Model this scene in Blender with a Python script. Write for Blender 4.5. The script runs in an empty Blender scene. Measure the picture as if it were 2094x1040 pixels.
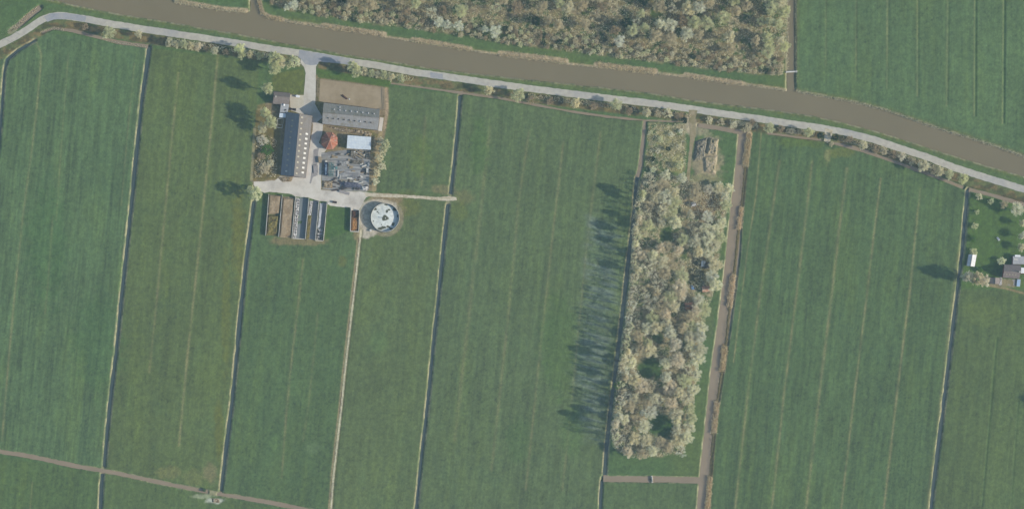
import bpy, math, random
import numpy as np

# ------------------------------------------------------------------ scene, scale
S = 0.3                      # metres per photograph pixel on the ground
H, CX, CY = 2000.0, -260.0, -220.0     # survey aircraft
SUN_EL, SUN_AZ = 30.0, 104.5
VEIL = np.array([.050, .073, .083])
EXPO = 1.04
rng = np.random.default_rng(7)
random.seed(7)
scene = bpy.context.scene
COL = scene.collection

def lin(c):
    c = np.asarray(c, float) / 255.0
    return np.where(c <= .04045, c / 12.92, ((c + .055) / 1.055) ** 2.4)
def T(r, g, b, k=1.0):
    """albedo of a surface that shows as this colour on level sunlit ground"""
    return np.clip((lin((r, g, b)) - VEIL) / EXPO * k, .006, .8)
def P(px, py, z=0.0):
    gx, gy = (px - 1047) * S, (520 - py) * S
    t = z / H
    return (gx + (CX - gx) * t, gy + (CY - gy) * t)
def P3(px, py, z=0.0):
    x, y = P(px, py, z); return (x, y, z)

# ------------------------------------------------------------------ noise
_tab = np.random.default_rng(3).random((256, 256))
def vn(x, y, seed=0):
    x = np.asarray(x) + seed * 17.31; y = np.asarray(y) + seed * 9.77
    xi = np.floor(x).astype(np.int64); yi = np.floor(y).astype(np.int64)
    fx = x - xi; fy = y - yi
    fx = fx * fx * (3 - 2 * fx); fy = fy * fy * (3 - 2 * fy)
    a = _tab[xi & 255, yi & 255]; b = _tab[(xi + 1) & 255, yi & 255]
    c = _tab[xi & 255, (yi + 1) & 255]; d = _tab[(xi + 1) & 255, (yi + 1) & 255]
    return (a * (1 - fx) + b * fx) * (1 - fy) + (c * (1 - fx) + d * fx) * fy
def fbm(x, y, seed=0, o=4):
    s = 0; a = .5; f = 1.0; n = 0
    for k in range(o):
        s = s + a * vn(x * f, y * f, seed + k * 3); n += a; a *= .5; f *= 2.03
    return s / n
def sm(a, b, x):
    t = np.clip((x - a) / (b - a), 0, 1); return t * t * (3 - 2 * t)

# ------------------------------------------------------------------ object helpers
class MB:
    def __init__(s): s.v = []; s.f = []
    def add(s, vs, fs):
        o = len(s.v); s.v += [tuple(p) for p in vs]; s.f += [tuple(i + o for i in f) for f in fs]; return s
    def hexa(s, b, t):
        """b, t: four bottom and four top points, same winding"""
        return s.add(list(b) + list(t), [(3, 2, 1, 0), (4, 5, 6, 7), (0, 1, 5, 4), (1, 2, 6, 5), (2, 3, 7, 6), (3, 0, 4, 7)])
    def box(s, c, size, rz=0.0):
        x, y, z = [q / 2 for q in size]; ca, sa = math.cos(rz), math.sin(rz)
        def w(a, b, d): return (c[0] + a * ca - b * sa, c[1] + a * sa + b * ca, c[2] + d)
        return s.hexa([w(-x, -y, -z), w(x, -y, -z), w(x, y, -z), w(-x, y, -z)], [w(-x, -y, z), w(x, -y, z), w(x, y, z), w(-x, y, z)])
    def prism(s, pts, z0, z1):
        n = len(pts)
        a = sum(pts[i][0] * pts[(i + 1) % n][1] - pts[(i + 1) % n][0] * pts[i][1] for i in range(n))
        if a < 0: pts = pts[::-1]
        vs = [(p[0], p[1], z0) for p in pts] + [(p[0], p[1], z1) for p in pts]
        fs = [tuple(range(n))[::-1], tuple(range(n, 2 * n))] + [(i, (i + 1) % n, n + (i + 1) % n, n + i) for i in range(n)]
        return s.add(vs, fs)
    def tube(s, p, q, r0, r1=None, n=6, cap=True):
        r1 = r0 if r1 is None else r1
        p = np.array(p, float); q = np.array(q, float); d = q - p; L = np.linalg.norm(d)
        if L < 1e-6: return s
        d /= L; u = np.cross(d, (0, 0, 1.0) if abs(d[2]) < .9 else (1.0, 0, 0)); u /= np.linalg.norm(u); w = np.cross(d, u)
        vs = []
        for c, r in ((p, r0), (q, r1)):
            for k in range(n):
                a = 2 * math.pi * k / n; vs.append(tuple(c + r * (math.cos(a) * u + math.sin(a) * w)))
        fs = [(k, (k + 1) % n, n + (k + 1) % n, n + k) for k in range(n)]
        if cap: fs += [tuple(range(n))[::-1], tuple(range(n, 2 * n))]
        return s.add(vs, fs)
    def mesh(s, name, base=(0, 0, 0)):
        me = bpy.data.meshes.new(name)
        me.from_pydata([(x - base[0], y - base[1], z - base[2]) for x, y, z in s.v], [], s.f); me.update(); return me

def tag(o, label=None, cat=None, group=None, kind=None):
    if label: o['label'] = label
    if cat: o['category'] = cat
    if group: o['group'] = group
    if kind: o['kind'] = kind
    return o
def link(name, me, mat=None, parent=None, loc=None):
    o = bpy.data.objects.new(name, me); COL.objects.link(o)
    if mat and me is not None and len(me.materials) == 0: me.materials.append(mat)
    if parent: o.parent = parent
    if loc is not None: o.location = loc
    return o
class Thing:
    def __init__(s, name, label, cat, base, group=None):
        s.base = (base[0], base[1], base[2] if len(base) > 2 else 0.0)
        s.o = link(name, None, loc=s.base); tag(s.o, label, cat, group)
    def part(s, name, mb, mat, parent=None, label=None):
        o = link(name, mb.mesh(name, s.base), mat, parent or s.o)
        if label: o['label'] = label
        return o
def single(name, mb, mat, label, cat, base, group=None, kind=None):
    base = (base[0], base[1], base[2] if len(base) > 2 else 0.0)
    o = link(name, mb.mesh(name, base), mat, loc=base); return tag(o, label, cat, group, kind)

# ------------------------------------------------------------------ materials
def base_mat(name, rough=.85, spec=.3):
    m = bpy.data.materials.new(name); m.use_nodes = True
    nt = m.node_tree; b = nt.nodes['Principled BSDF']
    b.inputs['Roughness'].default_value = rough; b.inputs['Specular IOR Level'].default_value = spec
    return m, nt, b
def N(nt, t, **kw):
    n = nt.nodes.new(t)
    for k, v in kw.items(): setattr(n, k, v)
    return n
def rgba(c): return (float(c[0]), float(c[1]), float(c[2]), 1.0)
def mixc(nt, f, a, b, mode='MIX'):
    n = N(nt, 'ShaderNodeMix', data_type='RGBA', blend_type=mode)
    for sock, val in ((n.inputs[0], f), (n.inputs[6], a), (n.inputs[7], b)):
        if hasattr(val, 'is_output'): nt.links.new(val, sock)
        else: sock.default_value = val if isinstance(val, (int, float)) else rgba(val)
    return n.outputs[2]
def noise(nt, scale, detail=4, stretch=(1, 1, 1), coord='Object', rough=.6, rot=0.0):
    tc = N(nt, 'ShaderNodeTexCoord'); mp = N(nt, 'ShaderNodeMapping'); mp.inputs['Scale'].default_value = stretch
    mp.inputs['Rotation'].default_value = (0, 0, rot)
    nt.links.new(tc.outputs[coord], mp.inputs[0])
    n = N(nt, 'ShaderNodeTexNoise'); n.inputs['Scale'].default_value = scale; n.inputs['Detail'].default_value = detail
    n.inputs['Roughness'].default_value = rough
    nt.links.new(mp.outputs[0], n.inputs['Vector']); return n.outputs['Fac']
def ramp(nt, f, a, b):
    r = N(nt, 'ShaderNodeMapRange'); r.inputs[1].default_value = a; r.inputs[2].default_value = b
    nt.links.new(f, r.inputs[0]); return r.outputs[0]
def bump(nt, b, h, strength=.4, dist=.1):
    n = N(nt, 'ShaderNodeBump'); n.inputs['Strength'].default_value = strength; n.inputs['Distance'].default_value = dist
    nt.links.new(h, n.inputs['Height']); nt.links.new(n.outputs[0], b.inputs['Normal'])
def mat(name, c1, c2, scale=.5, stretch=(1, 1, 1), rough=.85, spec=.3, c3=None, s3=.12, lo=.35, hi=.65, bmp=.0, metal=0.0, rot=0.0):
    m, nt, b = base_mat(name, rough, spec)
    col = mixc(nt, ramp(nt, noise(nt, scale, 5, stretch, rot=rot), lo, hi), c1, c2)
    if c3 is not None: col = mixc(nt, ramp(nt, noise(nt, s3, 4, rot=rot), .48, .7), col, c3)
    fine = ramp(nt, noise(nt, max(scale * 6, 2.0), 3), .25, .75)
    col = mixc(nt, .28, col, mixc(nt, fine, tuple(np.asarray(c1) * .5), tuple(np.asarray(c2) * 1.3)))
    nt.links.new(col, b.inputs['Base Color']); b.inputs['Metallic'].default_value = metal
    if bmp: bump(nt, b, fine, bmp, .08)
    return m
def corrugated(name, c1, c2, axis, pitch=.5, rough=.7, stain=None, metal=0.0):
    """axis: world angle of the sheets' ridges (down the slope)"""
    m, nt, b = base_mat(name, rough, .35)
    st = (1, .12, 1)
    col = mixc(nt, ramp(nt, noise(nt, .9, 5, st, rot=-axis + math.pi / 2), .3, .7), c1, c2)
    if stain is not None: col = mixc(nt, ramp(nt, noise(nt, .35, 5), .5, .72), col, stain)
    tc = N(nt, 'ShaderNodeTexCoord'); mp = N(nt, 'ShaderNodeMapping'); mp.inputs['Rotation'].default_value = (0, 0, -axis + math.pi / 2)
    nt.links.new(tc.outputs['Object'], mp.inputs[0])
    w = N(nt, 'ShaderNodeTexWave', wave_type='BANDS', bands_direction='X'); w.inputs['Scale'].default_value = 1.0 / pitch * .31
    nt.links.new(mp.outputs[0], w.inputs['Vector'])
    w2 = N(nt, 'ShaderNodeTexWave', wave_type='BANDS', bands_direction='Y', wave_profile='SAW'); w2.inputs['Scale'].default_value = .31 / 1.6
    w2.inputs['Distortion'].default_value = .6
    nt.links.new(mp.outputs[0], w2.inputs['Vector'])
    col = mixc(nt, ramp(nt, w2.outputs['Fac'], .88, 1.0), col, tuple(np.asarray(c1) * .72))
    nt.links.new(col, b.inputs['Base Color']); b.inputs['Metallic'].default_value = metal
    bump(nt, b, w.outputs['Fac'], .5, .06); return m
def crown_mat(name, c1, c2, c3=None, k=3.2):
    c1, c2 = [(np.asarray(q) * .72 + np.mean(q) * .28) * np.array([.97, 1.03, .96]) for q in (c1, c2)] if k > 1.5 else (c1, c2)
    c1, c2 = np.clip(np.asarray(c1) * k, 0, .74), np.clip(np.asarray(c2) * k, 0, .74)
    m, nt, b = base_mat(name, .9, .1)
    oi = N(nt, 'ShaderNodeObjectInfo')
    col = mixc(nt, ramp(nt, noise(nt, .55, 3), .3, .7), c1, c2)
    col = mixc(nt, .35, col, mixc(nt, oi.outputs['Random'], tuple(np.asarray(c1) * .7), tuple(np.asarray(c2 if c3 is None else c3) * 1.15)))
    nt.links.new(col, b.inputs['Base Color'])
    tl = N(nt, 'ShaderNodeBsdfTranslucent'); mx = N(nt, 'ShaderNodeMixShader'); mx.inputs[0].default_value = .56
    nt.links.new(col, tl.inputs['Color']); nt.links.new(b.outputs[0], mx.inputs[1]); nt.links.new(tl.outputs[0], mx.inputs[2]); nt.links.new(mx.outputs[0], nt.nodes['Material Output'].inputs['Surface'])
    return m
def water(name, c1, c2, rough=.12, scale=.03):
    m, nt, b = base_mat(name, rough, .5)
    nt.links.new(mixc(nt, ramp(nt, noise(nt, scale, 4), .3, .7), c1, c2), b.inputs['Base Color'])
    bump(nt, b, noise(nt, 1.2, 3, (1, 1, 1)), .05, .05); return m

M = {}
M['bark'] = mat('bark', T(156, 150, 134), T(136, 130, 114), 1.5, (1, 1, .3))
M['road'] = mat('road_surface', T(180, 178, 165), T(158, 157, 149), .35, rough=.8, c3=T(146, 150, 152), s3=.04, bmp=.1)
M['drive'] = mat('drive_concrete', T(190, 188, 179), T(178, 175, 164), .3, c3=T(160, 157, 145), s3=.12, bmp=.1)
M['yard'] = mat('yard_concrete', T(196, 193, 183), T(184, 180, 168), .18, c3=T(158, 155, 147), s3=.11, bmp=.1)
M['patio'] = mat('patio_paving', T(184, 180, 164), T(174, 170, 154), .5, bmp=.1)
M['asphalt'] = mat('old_asphalt', T(148, 148, 146), T(136, 136, 135), .4, bmp=.15)
M['gravel'] = mat('gravel', T(192, 186, 168), T(168, 160, 140), .5, c3=T(136, 132, 108), s3=.25, bmp=.3)
M['dirt'] = mat('bare_dirt', T(154, 147, 128), T(134, 129, 108), .35, c3=T(108, 114, 90), s3=.2, bmp=.3)
M['blue_asphalt'] = mat('blue_grey_asphalt', T(152, 156, 158), T(136, 142, 146), .3, c3=T(162, 162, 156), s3=.12, bmp=.15)
M['sand'] = mat('arena_sand', T(153, 144, 126), T(140, 132, 114), .25, c3=T(160, 151, 132), s3=.1, bmp=.2)
M['slab'] = mat('storage_slab', T(160, 162, 158), T(106, 112, 114), .6, (.14, 1.8, 1), c3=T(134, 132, 120), s3=.1, rot=.09, bmp=.2, lo=.4, hi=.62)
M['canal'] = water('canal_water', T(124, 121, 105), T(120, 118, 103), .2)
M['brown_water'] = water('brown_water', T(142, 134, 119), T(134, 127, 114), .25, .1)
M['dark_water'] = water('dark_water', T(86, 100, 98), T(80, 96, 98), .3, .1)
M['concrete'] = mat('concrete_wall', T(206, 203, 192), T(184, 181, 170), .8, c3=T(140, 137, 124), s3=.4)
M['white'] = mat('white_paint', T(222, 224, 222), T(200, 203, 202), 1.2, rough=.5)
M['offwhite'] = mat('offwhite', T(196, 196, 188), T(176, 176, 168), 1.2)
M['brick'] = mat('brick_wall', T(130, 100, 84), T(110, 84, 72), 2.0)
M['wood_post'] = mat('weathered_wood', T(158, 150, 132), T(130, 122, 106), 2.0)
M['dark_wood'] = mat('dark_boards', T(84, 82, 76), T(72, 70, 66), 1.5, (1, 1, .2))
M['glass'] = base_mat('glass_pane', .1, .6)[0]; M['glass'].node_tree.nodes['Principled BSDF'].inputs['Base Color'].default_value = rgba(T(80, 96, 108))
M['skylight'] = mat('skylight_sheet', T(196, 196, 188), T(176, 176, 168), 1.5, rough=.4)
M['skylight_old'] = mat('weathered_skylight', T(160, 158, 144), T(148, 146, 132), 1.5, rough=.5)
M['metal_dark'] = mat('dark_metal', T(96, 98, 98), T(80, 84, 86), 2, rough=.5)
M['teal'] = mat('teal_paint', T(104, 142, 138), T(86, 122, 122), 2, rough=.5)
M['navy'] = mat('navy_paint', T(70, 88, 108), T(58, 74, 92), 2, rough=.5)
M['blue'] = mat('blue_tarp', T(112, 146, 182), T(96, 128, 166), 1.5, rough=.5)
M['tyre'] = mat('rubber', T(78, 80, 82), T(70, 72, 74), 3)
M['orange_heap'] = mat('orange_heap', T(178, 146, 108), T(140, 108, 78), 1.1, c3=T(100, 86, 72), s3=.35, bmp=.5)
M['brown_heap'] = mat('brown_heap', T(100, 92, 84), T(84, 78, 72), 1.0, bmp=.5)
M['earth'] = mat('bare_earth', T(158, 147, 128), T(142, 131, 112), .6, c3=T(128, 116, 100), s3=.3, bmp=.5)
M['weedy'] = mat('weedy_earth', T(134, 127, 98), T(104, 108, 78), .9, c3=T(88, 86, 72), s3=.5, bmp=.6)
M['silage'] = mat('shade_tinted_floor', T(130, 138, 138), T(112, 122, 124), .5, (1, .2, 1), bmp=.2)  # bay floor colour with the wall's shade mixed in
M['litter'] = mat('pale_litter', T(206, 206, 202), T(116, 118, 116), 1.2, lo=.42, hi=.58, bmp=.5)
M['grey_cover'] = mat('grey_sheet', T(186, 190, 190), T(150, 156, 160), .6, (1, .3, 1), bmp=.3)
M['rubble'] = mat('rubble', T(168, 160, 142), T(104, 98, 86), 1.0, lo=.4, hi=.6, bmp=.6)

# ------------------------------------------------------------------ terrain
xf = np.arange(-326, 326.01, .5); yf = np.arange(-170, 170.01, .5)
gx = np.concatenate([[-4500, -2500, -1400, -800, -500, -400, -350], xf, [350, 400, 500, 800, 1400, 2500, 4500]])
gy = np.concatenate([[-4500, -2500, -1400, -800, -450, -300, -210], yf, [210, 300, 450, 800, 1400, 2500, 4500]])
X, Y = np.meshgrid(gx, gy); PX = X / S + 1047; PY = 520 - Y / S
ny, nx = X.shape
cpx = gx / S + 1047; cpy = 520 - gy / S           # 1-D pixel coordinates (cpy decreasing)
def dline(pts, R, closed=False):
    D = np.full((ny, nx), R, float)
    pts = list(pts) + ([pts[0]] if closed else [])
    for (x0, y0), (x1, y1) in zip(pts[:-1], pts[1:]):
        i0 = np.searchsorted(cpx, min(x0, x1) - R); i1 = np.searchsorted(cpx, max(x0, x1) + R)
        j0 = np.searchsorted(-cpy, -(max(y0, y1) + R)); j1 = np.searchsorted(-cpy, -(min(y0, y1) - R))
        if i0 >= i1 or j0 >= j1: continue
        qx = PX[j0:j1, i0:i1]; qy = PY[j0:j1, i0:i1]
        dx, dy = x1 - x0, y1 - y0; L = dx * dx + dy * dy + 1e-9
        t = np.clip(((qx - x0) * dx + (qy - y0) * dy) / L, 0, 1)
        d = np.hypot(qx - x0 - t * dx, qy - y0 - t * dy)
        D[j0:j1, i0:i1] = np.minimum(D[j0:j1, i0:i1], d)
    return D
def inside(pts):
    I = np.zeros((ny, nx), bool); n = len(pts)
    for k in range(n):
        (x0, y0), (x1, y1) = pts[k], pts[(k + 1) % n]
        if y0 == y1: continue
        j0 = np.searchsorted(-cpy, -max(y0, y1)); j1 = np.searchsorted(-cpy, -min(y0, y1))
        if j0 >= j1: continue
        xi = x0 + (PY[j0:j1] - y0) * (x1 - x0) / (y1 - y0)
        I[j0:j1] ^= PX[j0:j1] < xi
    return I
def sd(pts, R=40.0):
    d = dline(pts, R, True); return np.where(inside(pts), -d, d)
def pin(x, y, pts):
    r = False; n = len(pts)
    for k in range(n):
        (x0, y0), (x1, y1) = pts[k], pts[(k + 1) % n]
        if (y0 > y) != (y1 > y) and x < x0 + (y - y0) * (x1 - x0) / (y1 - y0): r = not r
    return r
def pdist(x, y, pts):
    best = 1e9
    for (x0, y0), (x1, y1) in zip(pts[:-1], pts[1:]):
        dx, dy = x1 - x0, y1 - y0
        t = min(1, max(0, ((x - x0) * dx + (y - y0) * dy) / (dx * dx + dy * dy + 1e-9)))
        best = min(best, math.hypot(x - x0 - t * dx, y - y0 - t * dy))
    return best

# --- plan of the place, in photograph pixels on level ground
canal_n = [(356, -40), (356, 2), (401, 11), (455, 22), (500, 26), (512, 24), (514, -40), (528, -40), (529, 10), (534, 28), (548, 36), (577, 41), (634, 50), (687, 60), (786, 76), (842, 86), (960, 104), (1021, 113), (1059, 118), (1157, 131), (1220, 139), (1340, 150), (1400, 158), (1500, 172), (1560, 179), (1610, 185), (1611, -40), (1625, -40), (1625, 182), (1632, 188), (1667, 194), (1754, 211), (1811, 226), (1869, 246), (1927, 266), (1984, 283), (2042, 302), (2094, 320), (2150, 338)]
canal_s = [(2150, 380), (2094, 359), (2013, 336), (1927, 310), (1840, 281), (1782, 264), (1725, 249), (1667, 236), (1580, 223), (1494, 213), (1415, 203), (1328, 188), (1184, 172), (1059, 159), (981, 150), (901, 141), (794, 123), (714, 111), (607, 91), (508, 72), (428, 58), (348, 44), (241, 27), (160, 11), (112, 0), (-80, -40)]
canal = canal_n + canal_s
road_c = [(-40, 108), (0, 91), (27, 78), (44, 68), (71, 50), (86, 40), (103, 34), (118, 32), (135, 33), (174, 39), (227, 49), (281, 58), (348, 68), (428, 80), (500, 91), (559, 101), (607, 108), (634, 112), (714, 126), (767, 133), (848, 148), (901, 155), (981, 167), (1059, 178), (1184, 194), (1328, 211), (1415, 223), (1494, 235), (1552, 243), (1609, 252), (1667, 260), (1725, 270), (1782, 284), (1840, 303), (1898, 322), (1955, 344), (2013, 362), (2094, 387), (2150, 405)]
def offset(pts, d):
    out = []
    for i, p in enumerate(pts):
        a = pts[max(i - 1, 0)]; b = pts[min(i + 1, len(pts) - 1)]
        tx, ty = b[0] - a[0], b[1] - a[1]; L = math.hypot(tx, ty) or 1
        out.append((p[0] - ty / L * d, p[1] + tx / L * d))
    return out
def strip(pts, w):  return offset(pts, -w) + offset(pts, w)[::-1]

# ditches: name, centre line, half width of the water in px, water material, water level
ditches = [
    ('D1', [(305, 96), (298, 150), (290, 200), (280, 300), (270, 400), (258, 515), (247, 620), (237, 720), (227, 800), (218, 890), (213, 952)], 2.3, 'dark_water', -.8),
    ('D1b', [(209, 968), (207, 1000), (204, 1060)], 2.1, 'dark_water', -.8),
    ('D2', [(519, 412), (514, 450), (503, 530), (493, 625), (484, 720), (473, 830), (464, 900), (452, 1002)], 2.3, 'dark_water', -.8),
    ('D3', [(941, 196), (935, 270), (930, 320), (921, 396)], 1.7, 'dark_water', -.8),
    ('D3b', [(916, 417), (907, 500), (897, 600), (886, 700), (877, 800), (862, 930), (849, 1060)], 1.7, 'dark_water', -.8),
    ('D4', [(72, 82), (38, 102), (14, 122), (8, 150), (4, 210), (-3, 300), (-10, 360)], 1.1, 'dark_water', -.8),
    ('D10', [(1979, 388), (1973, 450), (1967, 520), (1957, 600), (1950, 660), (1940, 740), (1928, 840), (1918, 920), (1908, 1000), (1902, 1060)], 1.9, 'dark_water', -.8),
    ('D6a', [(1319, 249), (1315, 290), (1310, 340), (1304, 362)], 2.6, 'brown_water', -.62),
    ('D6', [(1304, 362), (1302, 370), (1297, 430), (1289, 500), (1281, 570), (1271, 660), (1261, 740), (1252, 810), (1245, 870), (1239, 930), (1236, 975)], 2.3, 'dark_water', -.8),
    ('D6b', [(1231, 983), (1229, 1010), (1227, 1060)], 1.5, 'dark_water', -.8),
    ('D8', [(1234, 978), (1333, 979), (1432, 981)], 5.0, 'brown_water', -.62),
    ('D9', [(-40, 918), (0, 922), (50, 930), (100, 940), (160, 953), (210, 961), (270, 973), (330, 986), (400, 1000), (440, 1008), (480, 1014), (550, 1026), (640, 1044)], 2.6, 'brown_water', -.5),
    ('D5e', [(945, 190), (1020, 200), (1100, 215), (1170, 228), (1240, 238), (1320, 246), (1400, 249)], 1.0, 'brown_water', -.75),
    ('D5w', [(800, 170), (860, 178), (945, 190)], 1.0, 'brown_water', -.75),
    ('D5f', [(1428, 256), (1480, 263), (1518, 271)], 3.0, 'brown_water', -.6),
    ('D5g', [(1982, 387), (2030, 399), (2094, 418), (2150, 436)], 2.0, 'brown_water', -.6),
    ('D5h', [(1570, 272), (1630, 280), (1682, 286)], 1.0, 'brown_water', -.75),
    ('D5i', [(1704, 292), (1760, 306), (1820, 327), (1890, 352), (1970, 383)], 1.8, 'brown_water', -.6),
    ('D5a', [(86, 66), (110, 58), (150, 63), (185, 72), (240, 86), (303, 95)], 1.8, 'brown_water', -.6),
    ('D0', [(82, 15), (60, 32), (40, 50), (22, 64)], 4.0, 'brown_water', -.6),
]
wide = [(1512, 268), (1507, 330), (1503, 370), (1498, 405), (1490, 480), (1482, 560), (1474, 620), (1465, 690), (1456, 750), (1450, 805), (1441, 890), (1432, 970), (1425, 1060), (1447, 1060), (1452, 990), (1456, 930), (1465, 850), (1478, 765), (1490, 690), (1502, 600), (1512, 520), (1517, 430), (1524, 360), (1530, 300), (1531, 270)]
drive = [(617, 110), (654, 116), (649, 130), (646, 137), (645.5, 200), (644, 213), (660, 240), (640, 256), (634, 236), (612, 232), (594, 226), (594, 196), (621, 195), (625, 150), (622, 138), (614, 128)]
yard = [(519, 372), (562, 369), (572, 360), (600, 361), (625, 363), (629, 330), (634, 292), (640, 262), (640, 246), (660, 254), (660, 268), (652, 292), (668, 306), (658, 320), (658, 340), (657, 372), (656, 388), (700, 391), (748, 392), (764, 396), (748, 404), (742, 414), (736, 425), (733, 432), (716, 430), (716, 424), (690, 423), (674, 420), (667, 412), (652, 411), (631, 404), (604, 402), (597, 397), (551, 392), (541, 394), (528, 390), (519, 378)]
slab = [(657, 312), (712, 306), (757, 307), (757, 330), (754, 388), (748, 391), (700, 390), (659, 386)]
arena = [(655, 162), (786, 180), (788, 222), (778, 224), (662, 209), (652, 206)]
track_e = [(745, 394), (780, 395), (840, 399), (900, 403), (918, 401), (933, 403), (934, 409), (918, 411), (890, 409), (840, 405), (790, 403), (748, 402)]
path_s = [(737, 470), (734, 495), (727, 560), (720, 620), (712, 690), (704, 760), (697, 830), (689, 900), (681, 970), (674, 1060)]
wood_drive = [(1409, 224), (1426, 226), (1422, 248), (1424, 270), (1417, 300), (1412, 350), (1404, 420), (1398, 420), (1405, 350), (1410, 300), (1411, 270), (1409, 250)]
field_gate_track = [(1688, 262), (1704, 266), (1698, 288), (1692, 292), (1685, 288)]
upper_wood = [(548, -15), (1609, -15), (1608, 100), (1601, 150), (1588, 155), (1500, 148), (1400, 135), (1220, 114), (1040, 90), (900, 68), (720, 44), (640, 31), (590, 22), (552, 10)]
central_wood = [(1316, 352), (1300, 400), (1293, 440), (1290, 520), (1284, 600), (1272, 680), (1262, 760), (1255, 830), (1246, 885), (1262, 918), (1290, 935), (1340, 934), (1395, 926), (1414, 880), (1420, 800), (1434, 700), (1444, 640), (1464, 580), (1475, 500), (1486, 440), (1492, 384), (1460, 378), (1420, 370), (1370, 356)]
scrub_w = [(1325, 252), (1402, 254), (1404, 350), (1330, 352), (1318, 345)]

# --- height
Z = .10 * (fbm(X * .9, Y * .9, 5, 2) - .5) + .10 * (fbm(X * .25, Y * .25, 8, 2) - .5) + .25 * (fbm(X * .03, Y * .03, 11, 2) - .5)
far = sm(330, 420, np.maximum(np.abs(X), np.abs(Y) * 1.9))
cd = sd(canal, 45.0); wd = sd(wide, 30.0)
bank = np.full((ny, nx), 40.0)                      # distance beyond a water edge, px
dd = {}
for nme, pts, hw, mt, lv in ditches:
    d = dline(pts, 30.0) - hw; dd[nme] = d
    wob = (fbm(X * .35, Y * .35, 21, 2) - .5) * 1.6 + (fbm(X * .06, Y * .06, 23, 3) - .5) * 2.6
    if mt == 'dark_water': Z -= 1.5 * sm(4.6, -2.2, d + wob)
    else: Z -= 1.15 * sm(3.2, -.8, d + wob)
    bank = np.minimum(bank, d + (0 if mt == 'dark_water' else 2.0 if hw > 2 else 3.2))
wob = (fbm(X * .3, Y * .3, 22, 3) - .5) * 3.0
Z = np.minimum(Z, Z - 1.9 * sm(5.0, -3.0, cd + wob)); Z = np.minimum(Z, Z - 1.6 * sm(3.5, -1.5, wd + wob * .5))
bank = np.minimum(bank, np.minimum(cd, wd))
# furrows drawn in the upper right meadow and others
furrows = [([(1689, -60), (1689, 135)], .12), ([(1751, -60), (1751.5, 165)], .18), ([(1817, -60), (1816, 180)], .16), ([(1878, -60), (1878, 196)], .2), ([(1941, -60), (1938, 216)], .2), ([(1996, -60), (1995, 236)], .36), ([(2055, -60), (2053, 252)], .42),
           ([(2039, 690), (2025, 850), (2006, 1060)], .25), ([(2083, 820), (2066, 1060)], .15)]
fur = np.zeros((ny, nx))
for pts, dep in furrows:
    d = dline(pts, 12); prof = np.exp(-(d / 1.9) ** 2); Z -= dep * prof; fur = np.maximum(fur, prof * dep)
flats = [strip(road_c, 7.2), drive, yard, slab, arena, track_e, wood_drive, field_gate_track]
flat = np.full((ny, nx), 12.0)
for f in flats: flat = np.minimum(flat, sd(f, 12.0))
path_d = dline(path_s, 30)
k = sm(3.5, 1.2, flat) * sm(-1, 3, bank + 3.0); Z = Z * (1 - k) + (-.06) * k
dam_zones = [(918, 406, 9), (212, 960, 0), (435, 1006, 9), (1333, 979, 4), (27, 72, 14)]
for x, y, r in dam_zones:
    if r: q = sm(r + 3, r - 2, np.hypot(PX - x, PY - y)); Z = Z * (1 - q) + (-.06) * q
Z = Z * (1 - far) - .05 * far

# --- colour of the ground cover
def lay(C, m, c):
    m = m[..., None]; return C * (1 - m) + np.asarray(c) * m
C = np.zeros((ny, nx, 3)) + T(90, 114, 92)
C = lay(C, sm(.45, .75, fbm(X * .02, Y * .02, 31)), T(95, 115, 91))
u = PX + .1 * (PY - 520); v = PY
fields = [
    ([(-60, 120), (12, 118), (80, 66), (303, 95), (211, 955), (-60, 912)], (93, 116, 96), .24, .1),
    ([(305, 98), (530, 125), (516, 380), (519, 412), (452, 1003), (212, 958)], (96, 114, 92), .14, .1),
    ([(519, 412), (735, 480), (674, 1060), (450, 1060), (452, 1003)], (91, 113, 93), .13, .1),
    ([(737, 480), (765, 395), (921, 398), (849, 1060), (674, 1060)], (97, 115, 94), .13, .1),
    ([(795, 178), (940, 194), (921, 396), (765, 390), (775, 300)], (95, 114, 94), .14, .1),
    ([(941, 194), (1318, 246), (1236, 975), (1226, 1060), (849, 1060)], (95, 114, 95), .16, .1),
    ([(1532, 268), (1570, 272), (1700, 290), (1820, 328), (1978, 386), (1902, 1060), (1450, 1060)], (90, 112, 93), .2, .1),
    ([(1956, 592), (2160, 592), (2160, 1060), (1902, 1060)], (94, 113, 92), .14, .1),
    ([(1628, -60), (2160, -60), (2160, 335), (1984, 282), (1754, 210), (1630, 186)], (94, 117, 96), .15, 0.0),
    ([(-60, 925), (207, 966), (203, 1060), (-60, 1060)], (90, 112, 91), .18, .1),
    ([(212, 965), (440, 1010), (640, 1060), (203, 1060)], (94, 114, 92), .12, .1),
    ([(1238, 985), (1426, 987), (1422, 1060), (1228, 1060)], (94, 114, 94), .12, .1),
    ([(1980, 392), (2094, 420), (2160, 440), (2160, 590), (1958, 588)], (90, 115, 88), .08, .1),
]
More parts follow.
